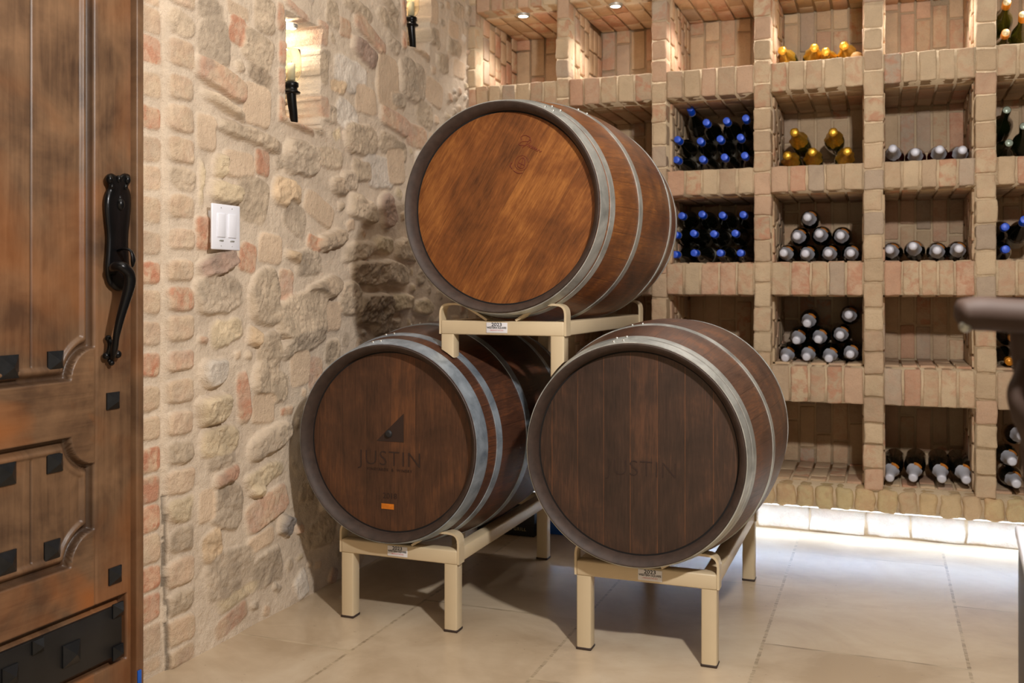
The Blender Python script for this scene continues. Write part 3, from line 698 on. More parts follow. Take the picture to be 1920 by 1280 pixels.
for k in range(5): tube(m, [(0.035+k*0.007, -0.036, 0.078), (0.028+k*0.008, -0.036, 0.062)], [0.0018, 0.0012], 5)
m.build('emblem', M['gold_print'], r_)

# ------------------------------------------------------------------ wine bottles
def glass(name, c, rough=0.06): return simple(name, c, rough, 0.0, var=0.1, Coat_Weight=0.6, Coat_Roughness=0.03)
M['gl_black'] = glass('near_black_glass', S(12, 14, 10)); M['gl_green'] = glass('dark_green_glass', S(22, 30, 12))
M['gl_olive'] = glass('olive_glass', S(62, 58, 14)); M['gl_rose'] = glass('dark_rose_glass', S(58, 16, 16))
M['foil_silver'] = simple('silver_foil', S(198, 203, 216), 0.4, 0.12, var=0.05, sc=60, bump=0.2)
M['foil_tip'] = simple('silver_foil_tip', S(204, 207, 220), 0.45, 0.1, var=0.03)
M['foil_gold'] = simple('gold_foil', S(238, 186, 70), 0.3, 0.75, var=0.25, sc=90, bump=0.6)
M['foil_blue'] = simple('blue_capsule', S(20, 84, 226), 0.35, 0.1, var=0.1)
M['cap_blue'] = simple('pale_blue_cap_top', S(62, 100, 222), 0.4, 0.1, var=0.2, sc=200)
M['cap_orange'] = simple('amber_capsule', S(214, 140, 36), 0.35, 0.4, var=0.1)
M['cap_pale'] = simple('pale_cap_disc', S(214, 200, 160), 0.4, 0.2, var=0.1, sc=200)
M['cap_green'] = simple('pale_green_cap_disc', S(172, 190, 178), 0.35, 0.4, var=0.1, sc=200)
M['neck_label'] = simple('orange_neck_label', S(205, 130, 50), 0.5, var=0.3, sc=60)
M['shoulder_label'] = simple('pale_label', S(190, 184, 172), 0.5, var=0.1)
M['dull_gold'] = simple('dull_gold_cork', S(170, 128, 72), 0.6, var=0.1)
BLN = 0.30; BR = 0.041
def bottle(kind, rad=BR):
    """tip at the origin, body towards +y"""
    r_ = empty('wine_bottle', (0, 0, 0))
    gm = {'blue': 'gl_black', 'silver': 'gl_black', 'rose': 'gl_rose', 'gold': 'gl_olive', 'amber': 'gl_olive', 'disc': 'gl_green', 'goldtip': 'gl_black'}[kind]
    L = BLN
    m = MB()
    prof = [(0.004, 0.0128), (0.03, 0.0140), (0.075, 0.0165), (0.100, 0.0225), (0.125, 0.031), (0.148, rad*0.92), (0.170, rad*0.99), (0.19, rad), (L-0.012, rad), (L-0.003, rad*0.93), (L, rad*0.8), (L-0.015, 0.012)]
    lathe(m, prof, 32, cap0=True, cap1=True); m.build('bottle_body', M[gm], r_)
    if kind == 'blue':
        m = MB(); lathe(m, [(0.0, 0.0125), (0.0005, 0.0142), (0.003, 0.0150), (0.045, 0.0158)], 28, cap0=True); cp = m.build('capsule', M['foil_blue'], r_, angle=50)
        m = MB(); lathe(m, [(-0.0007, 0.0116), (0.0008, 0.0142)], 28, cap0=True); m.build('cap_top', M['cap_blue'], cp)
        text('cap_letter', 'R', 0.015, M['foil_blue'], cp, (0, -0.0009, 0))
        m = MB(); lathe(m, [(0.0445, 0.0160), (0.0475, 0.0163)], 28); m.build('capsule_band', M['shoulder_label'], cp)
        m = MB(); lathe(m, [(0.205, rad+0.0005), (0.285, rad+0.0005)], 32); m.build('label_band', M['shoulder_label'], r_)
    elif kind in ('silver', 'rose'):
        m = MB(); lathe(m, [(0.0, 0.0130), (0.0006, 0.0155), (0.004, 0.0168), (0.030, 0.0172), (0.05, 0.0180), (0.075, 0.0200), (0.098, 0.0262), (0.106, 0.0290)], 28, cap0=False, wob=[0, 0, 0, .01, .01, .015, .02, .03]); cp = m.build('capsule', M['foil_silver'], r_)
        m = MB(); lathe(m, [(-0.0035, 0.0030), (-0.0033, 0.0085), (-0.0024, 0.0125), (-0.0004, 0.0150), (0.002, 0.0162)], 28, cap0=True); m.build('capsule_top', M['foil_tip'], cp)
        if kind == 'silver':
            m = MB(); lathe(m, [(0.094, 0.0262), (0.112, 0.0315)], 32)
            me_ = m; V = m.v[0]; F2 = [f for f in m.f if sum(1 for i in f if atan2(V[i][2], V[i][0]) > 0.3 and atan2(V[i][2], V[i][0]) < 1.7) == 4]
            m.f = F2; m.build('neck_label', M['neck_label'], r_)
    elif kind == 'gold':
        m = MB(); lathe(m, [(-0.002, 0.006), (0.0, 0.0135), (0.006, 0.0180), (0.016, 0.0185), (0.024, 0.0150), (0.05, 0.0172), (0.085, 0.0235), (0.115, 0.0315), (0.135, 0.0375)], 40, cap0=True, wob=[.02, .03, .03, .03, .05, .05, .06, .05, .05]); m.build('capsule', M['foil_gold'], r_)
    elif kind in ('amber', 'disc', 'goldtip'):
        cm = {'amber': 'cap_orange', 'disc': 'gl_green', 'goldtip': 'cap_orange'}[kind]; tm = {'amber': 'cap_pale', 'disc': 'cap_green', 'goldtip': 'cap_orange'}[kind]
        m = MB(); lathe(m, [(0.0, 0.0125), (0.0005, 0.0148), (0.003, 0.0155), (0.04, 0.0160)], 28, cap0=True); cp = m.build('capsule', M[cm], r_, angle=50)
        m = MB(); lathe(m, [(-0.0007, 0.0132), (0.0004, 0.0136)], 28, cap0=True); m.build('cap_top', M[tm], cp)
    return r_
PROTO = {}; BASES = {}
CATL = {'blue': 'blue-capped dark bottle', 'silver': 'dark bottle with silver foil neck', 'rose': 'red-tinted silver-necked bottle', 'gold': 'gold-foiled sparkling wine bottle',
        'amber': 'green bottle with amber cap', 'disc': 'dark green bottle with pale round cap', 'goldtip': 'dark bottle with gold cap'}
def place(kind, px, py, shelf, row, where, group, bay, base_px=None, yt=4.12, rad=BR, tilt=None, pitch=0.071):
    key = (kind, rad)
    first = key not in PROTO
    if first: PROTO[key] = bottle(kind, rad)
    o = PROTO[key] if first else copy_tree(PROTO[key])
    if not first:
        pass
    tip = P(px, py, 'y', yt)
    x0, x1 = bay; bk = BASES.setdefault((bay, shelf), [])
    bx = (P(base_px, py, 'y', yt+BLN)[0]) if base_px else tip[0]
    bx = min(max(bx, x0+rad+0.004), x1-rad-0.003)
    if int(row) == 0:      # neighbours on the shelf lie side by side
        for (qx, qz, qr, qrow) in bk:
            if qrow == 0 and bx > qx-0.02: bx = max(bx, qx+qr+rad+0.0006)
    bx = min(bx, x1-rad-0.001)
    bz = shelf+rad+0.0045
    for (qx, qz, qr, qrow) in bk:
        if qrow < int(row) or row != int(row):
            if abs(bx-qx) < qr+rad: bz = max(bz, qz+sqrt((qr+rad)**2-(bx-qx)**2)+0.0005)
    bk.append((bx, bz, rad, int(row)))
    if tilt is not None: bz = max(bz, tip[2]+tilt)
    d = np.array([bx-tip[0], BLN, bz-tip[2]]); d = d/np.linalg.norm(d)
    o.location = tuple(float(v) for v in tip); o.rotation_mode = 'QUATERNION'
    o.rotation_quaternion = Vector((0, 1, 0)).rotation_difference(Vector(d))
    tag(o, CATL[kind]+', '+where, 'bottle', group); return o
ORD = {4: ['leftmost', 'second from left', 'third from left', 'rightmost'], 3: ['leftmost', 'middle', 'rightmost'], 2: ['left one', 'right one'], 1: ['only one']}
def bay_set(kind, bi, zi, rows, bayname, group, **kw):
    for r_i, row in enumerate(rows):
        rn = ['bottom row', 'middle row' if len(rows) > 2 else 'top row', 'top row'][min(r_i, 2)]
        for k, (px, py) in enumerate(row):
            place(kind, px, py, ZO[zi][0], r_i, f'{ORD[len(row)][k]} in {rn} of {bayname}', group, XO[bi], **kw)
B2 = XO[2]
bay_set('blue', 2, 3, [[(1268, 299), (1317, 298), (1358, 294), (1396, 291)], [(1270, 261), (1313, 264), (1350, 260), (1388, 257)], [(1324, 229), (1362, 226), (1398, 221)]], 'upper blue-capped bay', 'bottles in the upper blue-capped bay', pitch=0.079, rad=0.0385)
bay_set('blue', 2, 2, [[(1265, 477), (1301, 474), (1350, 474), (1388, 474)], [(1266, 440), (1300, 437), (1338, 438), (1378, 437)], [(1278, 404), (1316, 401), (1354, 403), (1393, 402)]], 'lower blue-capped bay', 'bottles in the lower blue-capped bay', pitch=0.079, rad=0.0385)
lean = place('blue', 1294, 203, ZO[3][0], 2, 'leaning upwards at the top left of the upper blue-capped bay', 'bottles in the upper blue-capped bay', B2, yt=4.20, tilt=-0.10, rad=0.0385)
bay_set('silver', 3, 2, [[(1469, 474), (1510, 475), (1553, 474), (1595, 474)], [(1494, 442), (1536, 438), (1576, 441)], [(1514, 407)]], 'single-peaked stack', 'silver-foiled bottles in the middle bay')
bay_set('silver', 4, 2, [[(1668, 468), (1712, 461), (1757, 469), (1798, 466)]], 'bay left of the tall dark right column', 'four silver-foiled bottles in one row') if False else None
for k, (px, py) in enumerate([(1668, 468), (1712, 461), (1757, 469), (1798, 466)]):
    place('silver', px, py, ZO[2][0], 0, f'{ORD[4][k]} of four below the red-tinted bottles', 'four silver-foiled bottles below the rose row', XO[4])
for k, (px, py) in enumerate([(1674, 278), (1716, 285), (1762, 280), (1805, 281)]):
    place('rose', px, py, ZO[3][0], 0, f'{ORD[4][k]} of the four in the single red-tinted row', 'red-tinted bottles in one row', XO[4])
NB = 'pyramid bay level with the top of the lower right barrel'
for k, (px, py) in enumerate([(1472, 671), (1512, 669), (1554, 672), (1594, 664)]): place('silver', px, py, ZO[1][0], 0, f'{ORD[4][k]} in bottom row of two-peaked stack', 'silver-foiled bottles in the two-peaked stack', XO[3])
for k, (px, py) in enumerate([(1493, 638), (1534, 636), (1575, 628)]): place('silver', px, py, ZO[1][0], 1, f'{ORD[3][k]} in second row of two-peaked stack', 'silver-foiled bottles in the two-peaked stack', XO[3])
place('silver', 1513, 606, ZO[1][0], 2, 'at the left peak of the two-peaked stack', 'silver-foiled bottles in the two-peaked stack', XO[3])
place('silver', 1591, 590, ZO[1][0], 2, 'at the right peak of the two-peaked stack', 'silver-foiled bottles in the two-peaked stack', XO[3])
for k, (px, py) in enumerate([(1668, 896), (1712, 896), (1766, 898), (1812, 900)]): place('silver', px, py, ZO[0][0], 0, f'{ORD[4][k]} of four in the lowest bay', 'silver-foiled bottles in the lowest bay', XO[4], yt=4.06, tilt=0.035)
for k, (px, py) in enumerate([(1466, 94), (1527, 89), (1548, 96), (1582, 85)]): place('gold', px, py, ZO[4][0], 0, f'{ORD[4][k]} in the top gold-foiled bay', 'gold-foiled bottles in the top bay', XO[3], yt=4.16, base_px=[1482, 1517, 1550, 1592][k], tilt=-0.01)
m = MB(); lathe(m, [(0.0, 0.004), (0.002, 0.014), (0.007, 0.022), (0.015, 0.0245), (0.03, 0.0245), (0.05, 0.02)], 28, cap0=True, cap1=True)
o = m.build('bottle_cork', M['dull_gold']); tp = P(1606, 90, 'y', 4.15); o.location = (tp[0], 4.15, ZO[4][0]+0.031); tag(o, 'round dull gold cork end at the right of the top gold-foiled bay', 'cork')
for k, (px, py, bp, row) in enumerate([(1476, 291, 1490, 0), (1523, 284, 1523, 0), (1589, 283, 1580, 0), (1489, 247, 1508, 1), (1562, 247, 1566, 1)]):
    place('gold', px, py, ZO[3][0], row, ['leftmost, bottom row of lower gold-foiled bay', 'middle one, bottom row of lower gold-foiled bay', 'rightmost, bottom row of lower gold-foiled bay', 'left one on top in the lower gold-foiled bay', 'right one on top in the lower gold-foiled bay'][k], 'gold-foiled bottles in the lower bay', XO[3], base_px=bp, yt=4.13, pitch=0.06)
# rightmost bays, cut by the frame
X5 = XO[5]
for k, (px, py, row) in enumerate([(1886, 61, 0), (1918, 27, 0), (1888, 4, 1)]): place('amber', px, py, ZO[4][0], row+(0.45 if k == 1 else 0), ['lowest in the top right corner bay', 'cut by the right edge in the top right corner bay', 'topmost in the top right corner bay'][k], 'amber-capped bottles in the corner bay', X5, yt=4.10, pitch=0.13)
for k, (px, py, row) in enumerate([(1892, 268, 0), (1920, 236, 0.5), (1888, 206, 1)]): place('disc', px, py, ZO[3][0], row, ['lowest in the rightmost bay of green bottles', 'cut by the right edge among the green bottles', 'topmost in the rightmost bay of green bottles'][k], 'green bottles in the rightmost bay', X5, yt=4.10, pitch=0.14)
for k, (px, py, row) in enumerate([(1886, 467, 0), (1921, 411, 1.3), (1885, 425, 1)]): place('blue', px, py, ZO[2][0], row, ['lower one in the rightmost blue-capped bay', 'cut by the right edge in the rightmost blue-capped bay', 'upper one in the rightmost blue-capped bay'][k], 'blue-capped bottles in the rightmost bay', X5, yt=4.10, pitch=0.09, rad=0.0385)
for k, (px, py, row) in enumerate([(1893, 678, 0), (1900, 634, 1)]): place('goldtip', px, py, ZO[1][0], row, ['lower one behind the chair arm post', 'upper one just under the chair arm'][k], 'gold-capped bottles behind the chair', X5, yt=4.10, pitch=0.09)
for k, (px, py, row) in enumerate([(1906, 907, 0), (1898, 865, 1), (1916, 817, 2)]): place('silver', px, py, ZO[0][0], row, ['lowest in the bottom right corner bay', 'middle one in the bottom right corner bay', 'uppermost in the bottom right corner bay'][k], 'silver-foiled bottles in the bottom right bay', X5, yt=4.04, pitch=0.09)

# ------------------------------------------------------------------ torches in the niches
M['amber_glass'] = NT('amber_glass').set((1.0, 0.97, 0.87, 1), 0.02, 0.0, Transmission_Weight=1.0, IOR=1.12)
M['wax'] = simple('white_wax', S(236, 240, 226), 0.5, var=0.02)
NL = NT('niche_lamp_glow'); NL.set((1, 1, 1, 1), Emission_Color=(1, 0.85, 0.65, 1), Emission_Strength=30.0)
for i, (a, b, c_, d_) in enumerate(NICHES):
    which = ['lower', 'upper'][i]
    xc = XL-0.050; yc = P([546, 771][i], 140, 'x', xc)[1]
    zb = c_+0.02
    r_ = empty('torch_holder', (xc, yc, zb), 0, ['black torch holder with amber glass and white candle in the lower wall niche', 'black torch holder with amber glass cut by the top edge, upper niche'][i], 'candle holder', 'torch candle holders in the niches')
    m = MB(); pts = smooth_path([(-0.002, 0.020, 0.0), (0, 0.012, 0.03), (0, 0.004, 0.065), (0, 0, 0.092)], 5)
    tube(m, pts, [0.0125+0.004*k/15 for k in range(16)], 16); m.build('handle', M['iron'], r_)
    m = MB(); lathe(m, [(0.088, 0.018), (0.091, 0.029), (0.095, 0.030), (0.099, 0.022), (0.108, 0.020), (0.112, 0.024), (0.124, 0.024), (0.128, 0.018)], 28, 'z', cap0=True, cap1=True); m.build('bowl', M['iron'], r_)
    m = MB(); lathe(m, [(0.129, 0.016), (0.138, 0.026), (0.158, 0.0330), (0.196, 0.0330), (0.232, 0.030), (0.232, 0.0288), (0.196, 0.0318), (0.158, 0.0318), (0.139, 0.0248), (0.131, 0.014)], 32, 'z'); m.build('glass_shade', M['amber_glass'], r_)
    m = MB(); lathe(m, [(0.1325, 0.013), (0.186, 0.013), (0.188, 0.010), (0.186, 0.002)], 20, 'z', cap0=True, cap1=True); m.build('candle', M['wax'], r_)
    m = MB(); tube(m, [(0, 0, 0.185), (0, 0.001, 0.196)], [0.001, 0.0008], 6); m.build('wick', M['ink'], r_)
    r2 = empty('niche_lamp', (XL-0.06, P([546, 775][i], 40, 'x', XL-0.06)[1], d_-0.006), 0, f'small bright lamp in the ceiling of the {which} wall niche', 'light')
    m = MB(); lathe(m, [(-0.006, 0.004), (-0.008, 0.014), (0.0, 0.017)], 20, 'z', cap0=True); m.build('lamp', NL.m, r2)
    m = MB(); lathe(m, [(-0.008, 0.016), (-0.008, 0.021), (0.006, 0.021)], 24, 'z'); m.build('trim_ring', M['hoop'], r2)
    light('niche_lamp_beam', 'POINT', (XL-0.075, a+0.065, d_-0.035), 1.6, (1, 0.88, 0.72), shadow_soft_size=0.012)

# ------------------------------------------------------------------ light switch
c = P(425, 426, 'x', XL+0.03)
r_ = empty('light_switch', (XL+0.026, c[1], c[2]), 0, 'white double light switch plate on the rough stone wall beside the door', 'light switch')
m = MB(); rbox(m, (0, 0, 0), (0.007, 0.124, 0.127), 0.003, 5); m.build('switch_plate', M['white'], r_)
m = MB(); rbox(m, (-0.016, 0, 0), (0.026, 0.085, 0.09), 0.003, 4); m.build('switch_box', M['white'], r_)
for s in (-1, 1):
    m = MB(); rbox(m, (0.0045, s*0.024, 0.004), (0.005, 0.034, 0.066), 0.0015, 4); k_ = m.build('rocker_switch', M['white'], r_)
    m = MB(); rbox(m, (0.0048, s*0.024, -0.038), (0.003, 0.018, 0.004), 0.001, 3); m.build('dimmer_slot', M['hoop'], k_)
    for q in (-1, 1):
        m = MB(); rbox(m, (0.0038, s*0.024, q*0.053), (0.002, 0.003, 0.003), 0.0008, 3); m.build('screw', M['hoop'], r_)

# ------------------------------------------------------------------ door
DX = XL-0.018
M['door'] = None
t = NT('stained_door_wood'); v = t.coord(); sp = t.n('ShaderNodeSeparateXYZ'); t.l(v, sp.inputs[0])
a_ = t.n('ShaderNodeAttribute', attribute_name='Col'); ss = t.n('ShaderNodeSeparateColor'); t.l(a_.outputs['Color'], ss.inputs[0])
def grain(yz):
    cb = t.n('ShaderNodeCombineXYZ')
    t.l(t.math('MULTIPLY', sp.outputs[1], 60.0 if yz else 4.0), cb.inputs[1]); t.l(t.math('MULTIPLY', sp.outputs[2], 4.0 if yz else 60.0), cb.inputs[2])
    return t.noise(cb.outputs[0], 1.0, 6, 0.62, 0.7)
gmix = t.n('ShaderNodeMix', data_type='FLOAT'); t.l(ss.outputs[0], gmix.inputs[0]); t.l(grain(True), gmix.inputs[2]); t.l(grain(False), gmix.inputs[3])
blot = t.noise(v, 5.5, 5, 0.6, 0.5); blot2 = t.noise(v, 3.2, 3, 0.5, 0.5)
f = t.math('ADD', t.math('MULTIPLY', gmix.outputs[0], 0.30), t.math('MULTIPLY', blot, 0.70))
c = t.ramp(f, [(0.36, S(72, 52, 38)), (0.50, S(106, 80, 58)), (0.66, S(132, 101, 74))])
warm = t.ramp(blot2, [(0.46, (0, 0, 0)), (0.64, (1, 1, 1))])
c = t.mix(t.math('MULTIPLY', warm, t.math('MULTIPLY_ADD', ss.outputs[1], 0.8, 0.22)), c, S(146, 88, 44))
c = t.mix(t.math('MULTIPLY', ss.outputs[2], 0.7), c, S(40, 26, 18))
t.bump(gmix.outputs[0], 0.2, 0.003)
M['door'] = t.set(c, 0.42, 0.0)
pm_ = lambda px, py: P(px, py, 'x', DX)
Ya, Yb = 1.15, pm_(247, 500)[1]
res = 0.003; n1 = int((Yb-Ya)/res)+1; n2 = int(2.42/res)+1
DY, DZ = np.meshgrid(np.linspace(Ya, Yb, n1), np.linspace(0.002, 2.42, n2), indexing='ij')
yr_ = pm_(178, 500)[1]      # right edge of the panels
zu = pm_(60, 722)[2]; zl1 = pm_(60, 833)[2]; zl0 = pm_(60, 1090)[2]
def sdf_panel(y, z, yl, yr, z0, z1, nr, corners):
    d = np.maximum(np.maximum(yl-y, y-yr), np.maximum(z0-z, z-z1))
    for (cy, cz) in corners: d = np.maximum(d, nr-np.sqrt((y-cy)**2+(z-cz)**2))
    return -d      # positive inside
nr = 0.072
s1 = sdf_panel(DY, DZ, 1.0, yr_, zu, 2.9, nr, [(yr_, zu)])
s2 = sdf_panel(DY, DZ, 1.0, yr_, zl0, zl1, nr, [(yr_, zl0), (yr_, zl1)])
sd = np.maximum(s1, s2)
def prof(d):
    h = np.zeros_like(d)
    h = np.where(d > 0, -0.022*np.clip(d/0.004, 0, 1), h)
    b = (d > 0.013) & (d < 0.036); h = np.where(b, -0.022+0.018*np.sin(np.clip((d-0.013)/0.023, 0, 1)*pi*0.8), h)
    h = np.where(d >= 0.036, -0.0115, h)
    return h
DH = prof(sd)
GV = np.zeros(DY.shape, bool)
groove_y = pm_(65, 500)[1]
for gy in (groove_y, groove_y-0.115, groove_y-0.23, groove_y-0.345):
    gm = (sd > 0.037) & (np.abs(DY-gy) < 0.0026); DH = np.where(gm, DH-0.006, DH); GV = GV | gm
# bottom iron plate frame
zk1 = pm_(235, 1112)[2]; yk = pm_(238, 1180)[1]; zk0 = 0.075
s3 = sdf_panel(DY, DZ, 1.0, yk, zk0, zk1, 0, [])
DH = np.where(s3 > 0, prof(s3), DH)
# slight joints between rails and stile
rail = ((DY < yr_-0.004) & (sd <= 0) & (s3 <= 0)).astype(float)
DH = np.where(np.abs(DY-(yr_+0.003)) < 0.0022, DH-0.0016, DH)
allsd = np.maximum(sd, s3)
groove_shade = np.where((allsd > 0.0) & (allsd < 0.014), 0.8, 0); groove_shade = np.where(GV, 1.3, groove_shade)  # shade inside the grooves and board gaps, painted into the colour
colr = np.stack([rail, (sd <= 0).astype(float)*rail*0.6+0.3, groove_shade, np.ones_like(rail)], -1)
DXX = DX+DH
V = np.stack([DXX, DY, DZ], -1).reshape(-1, 3); I = np.arange(n1*n2).reshape(n1, n2)
F = np.stack([I[:-1, :-1], I[1:, :-1], I[1:, 1:], I[:-1, 1:]], -1).reshape(-1, 4)
door = empty('door_1', (DX, (Ya+Yb)/2, 0), 0, 'weathered brown plank door with iron studs and black handle', None, None, 'structure')
DO = np.array([DX, (Ya+Yb)/2, 0])
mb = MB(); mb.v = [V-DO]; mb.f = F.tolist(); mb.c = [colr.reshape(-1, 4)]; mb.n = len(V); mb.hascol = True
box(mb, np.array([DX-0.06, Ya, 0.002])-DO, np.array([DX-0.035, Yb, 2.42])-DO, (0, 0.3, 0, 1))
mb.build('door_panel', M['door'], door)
m = MB(); rbox(m, np.array([DX-0.004, (1.0+yk-0.020)/2, (zk0+zk1)/2])-DO, (0.014, yk-0.020-1.0, zk1-zk0-0.042), 0.002, 4); m.build('kick_plate', M['kick'], door)
for (px, py, sz, pl) in [(17, 688, 0.030, 0), (105, 676, 0.026, 0), (12, 888, 0.030, 0), (104, 867, 0.026, 0), (13, 1056, 0.030, 0), (99, 1031, 0.026, 0), (213, 751, 0.024, 1), (217, 1078, 0.024, 1), (72, 1211, 0.018, 2), (135, 1225, 0.030, 2), (222, 1143, 0.020, 2), (222, 1222, 0.020, 2), (20, 1266, 0.024, 2)]:
    x_ = {0: DX-0.0115, 1: DX, 2: DX+0.003}[pl]; c = P(px, py, 'x', x_+0.004)-DO; s = sz*0.86
    v = [(0, -s, -s), (0, s, -s), (0, s, s), (0, -s, s), (0.004, -s, -s), (0.004, s, -s), (0.004, s, s), (0.004, -s, s), (0.021, 0, 0)]
    m = MB(); m.add(np.array(v)+np.array([x_-DX, c[1], c[2]]), [(0, 3, 2, 1), (0, 1, 5, 4), (1, 2, 6, 5), (2, 3, 7, 6), (3, 0, 4, 7), (4, 5, 8), (5, 6, 8), (6, 7, 8), (7, 4, 8)])
    m.build('iron_stud', M['clavo'], door, smooth=False)
# handle
hd = empty('door_handle', (0, 0, 0)); hd.parent = door
def hp(px, py, dx=0.0): return P(px, py, 'x', DX+dx)-DO
out = [(199, 338), (200, 328), (210, 325), (221, 330), (232, 325), (243, 328), (245, 340), (240, 350), (244, 360), (246, 380), (244, 410), (241, 440), (241, 470), (243, 500), (246, 520), (240, 540), (226, 546), (212, 542), (200, 528), (197, 500), (199, 470), (200, 440), (197, 410), (195, 380), (198, 362), (203, 350)]
out = [tuple(p) for p in smooth_path([(float(a), float(b)) for a, b in out]+[(199., 338.)], 3)[:-1]]
m = MB(); n = len(out); cx_ = sum(p[0] for p in out)/n
ring = []
for k, (sc_, dx_) in enumerate([(1.0, 0.0), (1.0, 0.010), (0.86, 0.018), (0.55, 0.020), (0.2, 0.0215)]):
    ring.append([hp(cx_+(p[0]-cx_)*sc_, 430+(p[1]-430)*(1-(1-sc_)*0.22), dx_) for p in out])
V = np.array(ring).reshape(-1, 3); F = []
for k in range(4):
    for j in range(n): F.append((k*n+j, k*n+(j+1) % n, (k+1)*n+(j+1) % n, (k+1)*n+j))
F.append(tuple(4*n+j for j in range(n)))
F = [tuple(reversed(f_)) for f_ in F]
m.add(V, F); m.build('backplate', M['iron'], hd)
m = MB()
for (px, py, r1) in [(205, 336, .009), (222, 336, .008), (238, 337, .009), (209, 350, .006), (235, 350, .006), (224, 383, .013), (224, 371, .006)]:
    T_, Fq = cube_template(6); nn = T_/np.linalg.norm(T_, axis=1, keepdims=True); m.add(hp(px, py, 0.018)+nn*r1*np.array([1, 0.9, 1.25]), Fq)
m.build('ornament', M['iron'], hd)
m = MB(); pts = smooth_path([hp(212, 508, 0.02), hp(216, 500, 0.045), hp(228, 500, 0.062), hp(241, 512, 0.066), hp(243, 532, 0.066), hp(236, 560, 0.062), hp(226, 595, 0.056), hp(219, 625, 0.050), hp(216, 645, 0.044), hp(213, 660, 0.034), hp(209, 672, 0.014)], 5)
rad_ = np.interp(np.linspace(0, 1, len(pts)), [0, .12, .25, .38, .55, .75, .85, 1], [.011, .012, .0135, .0145, .011, .0075, .0085, .008]); tube(m, pts, list(rad_), 16); m.build('grip', M['iron'], hd)
m = MB(); pts = smooth_path([hp(203, 634, 0.012), hp(207, 645, 0.02), hp(204, 660, 0.018), hp(199, 668, 0.010)], 5); tube(m, pts, [0.007]*len(pts), 12)
for (px, py, r1) in [(203, 634, .008), (199, 667, .009), (220, 664, .010), (209, 680, .007), (205, 676, .005)]:
    T_, Fq = cube_template(6); nn = T_/np.linalg.norm(T_, axis=1, keepdims=True); m.add(hp(px, py, 0.014)+nn*r1, Fq)
m.build('foot_ornament', M['iron'], hd)
m = MB(); pts = smooth_path([hp(222, 470, 0.02), hp(232, 466, 0.045), hp(245, 470, 0.062), hp(250, 485, 0.066), hp(249, 500, 0.062)], 5); tube(m, pts, list(np.interp(np.linspace(0, 1, len(pts)), [0, .5, .8, 1], [.006, .006, .011, .005])), 12, flat=0.5); m.build('thumb_latch', M['iron'], hd)
# door casing strip between door and masonry
mb = MB(); rbox(mb, (XL-0.028, (Yb+Y0)/2+0.002, 1.21), (0.06, Y0-Yb+0.012, 2.42), 0.004, 5, col=(0, 0.1, 0, 1))
tag(mb.build('trim_1', M['door']), kind='structure')
m = MB(); c = P(259, 1271, 'x', XL); rbox(m, (XL+0.004, c[1], 0.022), (0.004, 0.012, 0.04), 0.001, 3); tag(m.build('tape_strip', M['blue_tape']), 'small strip of blue tape at the foot of the door frame', 'tape')

# ------------------------------------------------------------------ foreground furniture at the right edge
M['arm_wood'] = simple('brown_chair_wood', S(52, 34, 24), 0.7, var=0.2, sc=14)
M['dark_cab'] = simple('dark_cabinet_wood', S(44, 32, 28), 0.5, var=0.2, sc=10)
M['pewter'] = simple('pewter_nailhead', S(170, 172, 165), 0.4, 0.5)
def Pd(px, py, d): return np.array([0, 0, 1.0])+(CF+CR*((px-960)/FPX)+np.array([0, 0, 1.0])*((HZ-py)/FPX))*d
A0 = Pd(1800, 592, 1.2); rt = np.array([0.985, 0.17, 0])
r_ = empty('armchair', (A0[0]+0.3, A0[1]+0.1, 0), 0, 'brown wooden armchair, arm end blurred in front of the bottle bays at right', 'chair')
RO = np.array([A0[0]+0.3, A0[1]+0.1, 0])
m = MB(); pts = smooth_path([A0-RO+rt*(-0.005), A0-RO+rt*0.02+[0, 0, 0.003], A0-RO+rt*0.08, A0-RO+rt*0.2, A0-RO+rt*0.42+[0, 0, 0.02], A0-RO+rt*0.5+[0, 0, 0.03]], 5)
tube(m, pts, list(np.interp(np.linspace(0, 1, len(pts)), [0, .06, .2, .5, 1], [.008, .021, .024, .023, .022])), 18, flat=0.9); m.build('armrest', M['arm_wood'], r_)
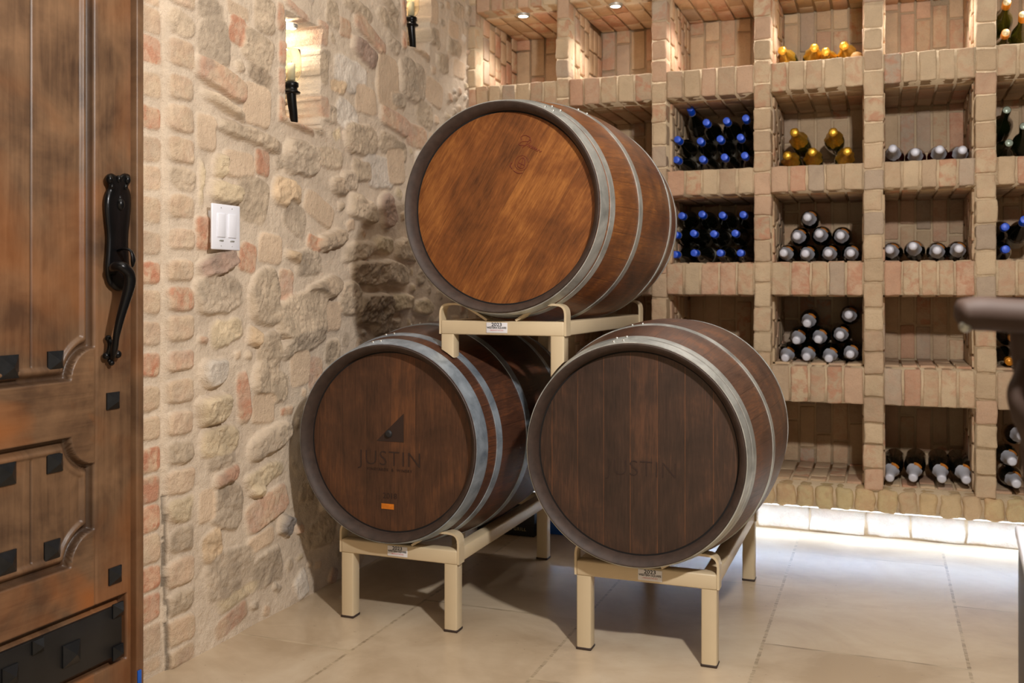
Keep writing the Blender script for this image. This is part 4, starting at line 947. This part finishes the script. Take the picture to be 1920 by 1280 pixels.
m = MB(); q = Pd(1810, 612, 1.19)-RO; T_, Fq = cube_template(5); nn = T_/np.linalg.norm(T_, axis=1, keepdims=True); m.add(q+nn*0.0075, Fq); m.build('nailhead', M['pewter'], r_)
m = MB(); pts = smooth_path([Pd(1912, 604, 1.22)-RO, Pd(1917, 660, 1.22)-RO, Pd(1932, 760, 1.22)-RO, Pd(1942, 900, 1.22)-RO, Pd(1975, 1100, 1.22)-RO], 5); z_end = pts[-1].copy(); z_end[2] = 0.52
pts.append(z_end); tube(m, pts, list(np.linspace(0.013, 0.015, len(pts))), 14); m.build('arm_post', M['arm_wood'], r_)
m = MB(); pts = smooth_path([Pd(1920, 670, 1.215)-RO, Pd(1912, 705, 1.205)-RO, Pd(1903, 737, 1.20)-RO, Pd(1912, 775, 1.20)-RO, Pd(1936, 840, 1.215)-RO], 5); tube(m, pts, list(np.interp(np.linspace(0, 1, len(pts)), [0, .4, .7, 1], [.006, .009, .010, .010])), 14); m.build('arm_brace', M['arm_wood'], r_)
m = MB(); sb = Pd(1945, 845, 1.18)-RO; rbox(m, (sb[0]+0.36, sb[1]-0.06, 0.53), (0.48, 0.46, 0.07), 0.02, 6); m.build('seat', M['arm_wood'], r_)
for sx in (0.17, 0.56):
    for sy in (-0.18, 0.2):
        m = MB(); tube(m, [(sb[0]+sx, sb[1]+sy, 0.0), (sb[0]+sx, sb[1]+sy, 0.51)], [0.016, 0.022], 12); m.build('leg', M['arm_wood'], r_)
m = MB(); rbox(m, (sb[0]+0.58, sb[1]-0.06, 0.86), (0.05, 0.44, 0.62), 0.02, 6); m.build('backrest', M['arm_wood'], r_)

cc = Pd(1903, 986, 1.75)
r_ = empty('cabinet', (cc[0], cc[1], 0), radians(-3.8), 'dark wooden cabinet edge at the bottom right corner, beyond the chair', 'cabinet')
zt = cc[2]
m = MB(); rbox(m, (0.24, -0.165, (zt-0.02)/2), (0.47, 0.32, zt-0.02), 0.004, 5); m.build('cabinet_body', M['dark_cab'], r_)
m = MB(); rbox(m, (0.245, -0.165, zt-0.008), (0.49, 0.33, 0.02), 0.004, 5); m.build('cabinet_top', M['white'], r_)
print('stones filled', cnt, 'objects', len(bpy.data.objects))
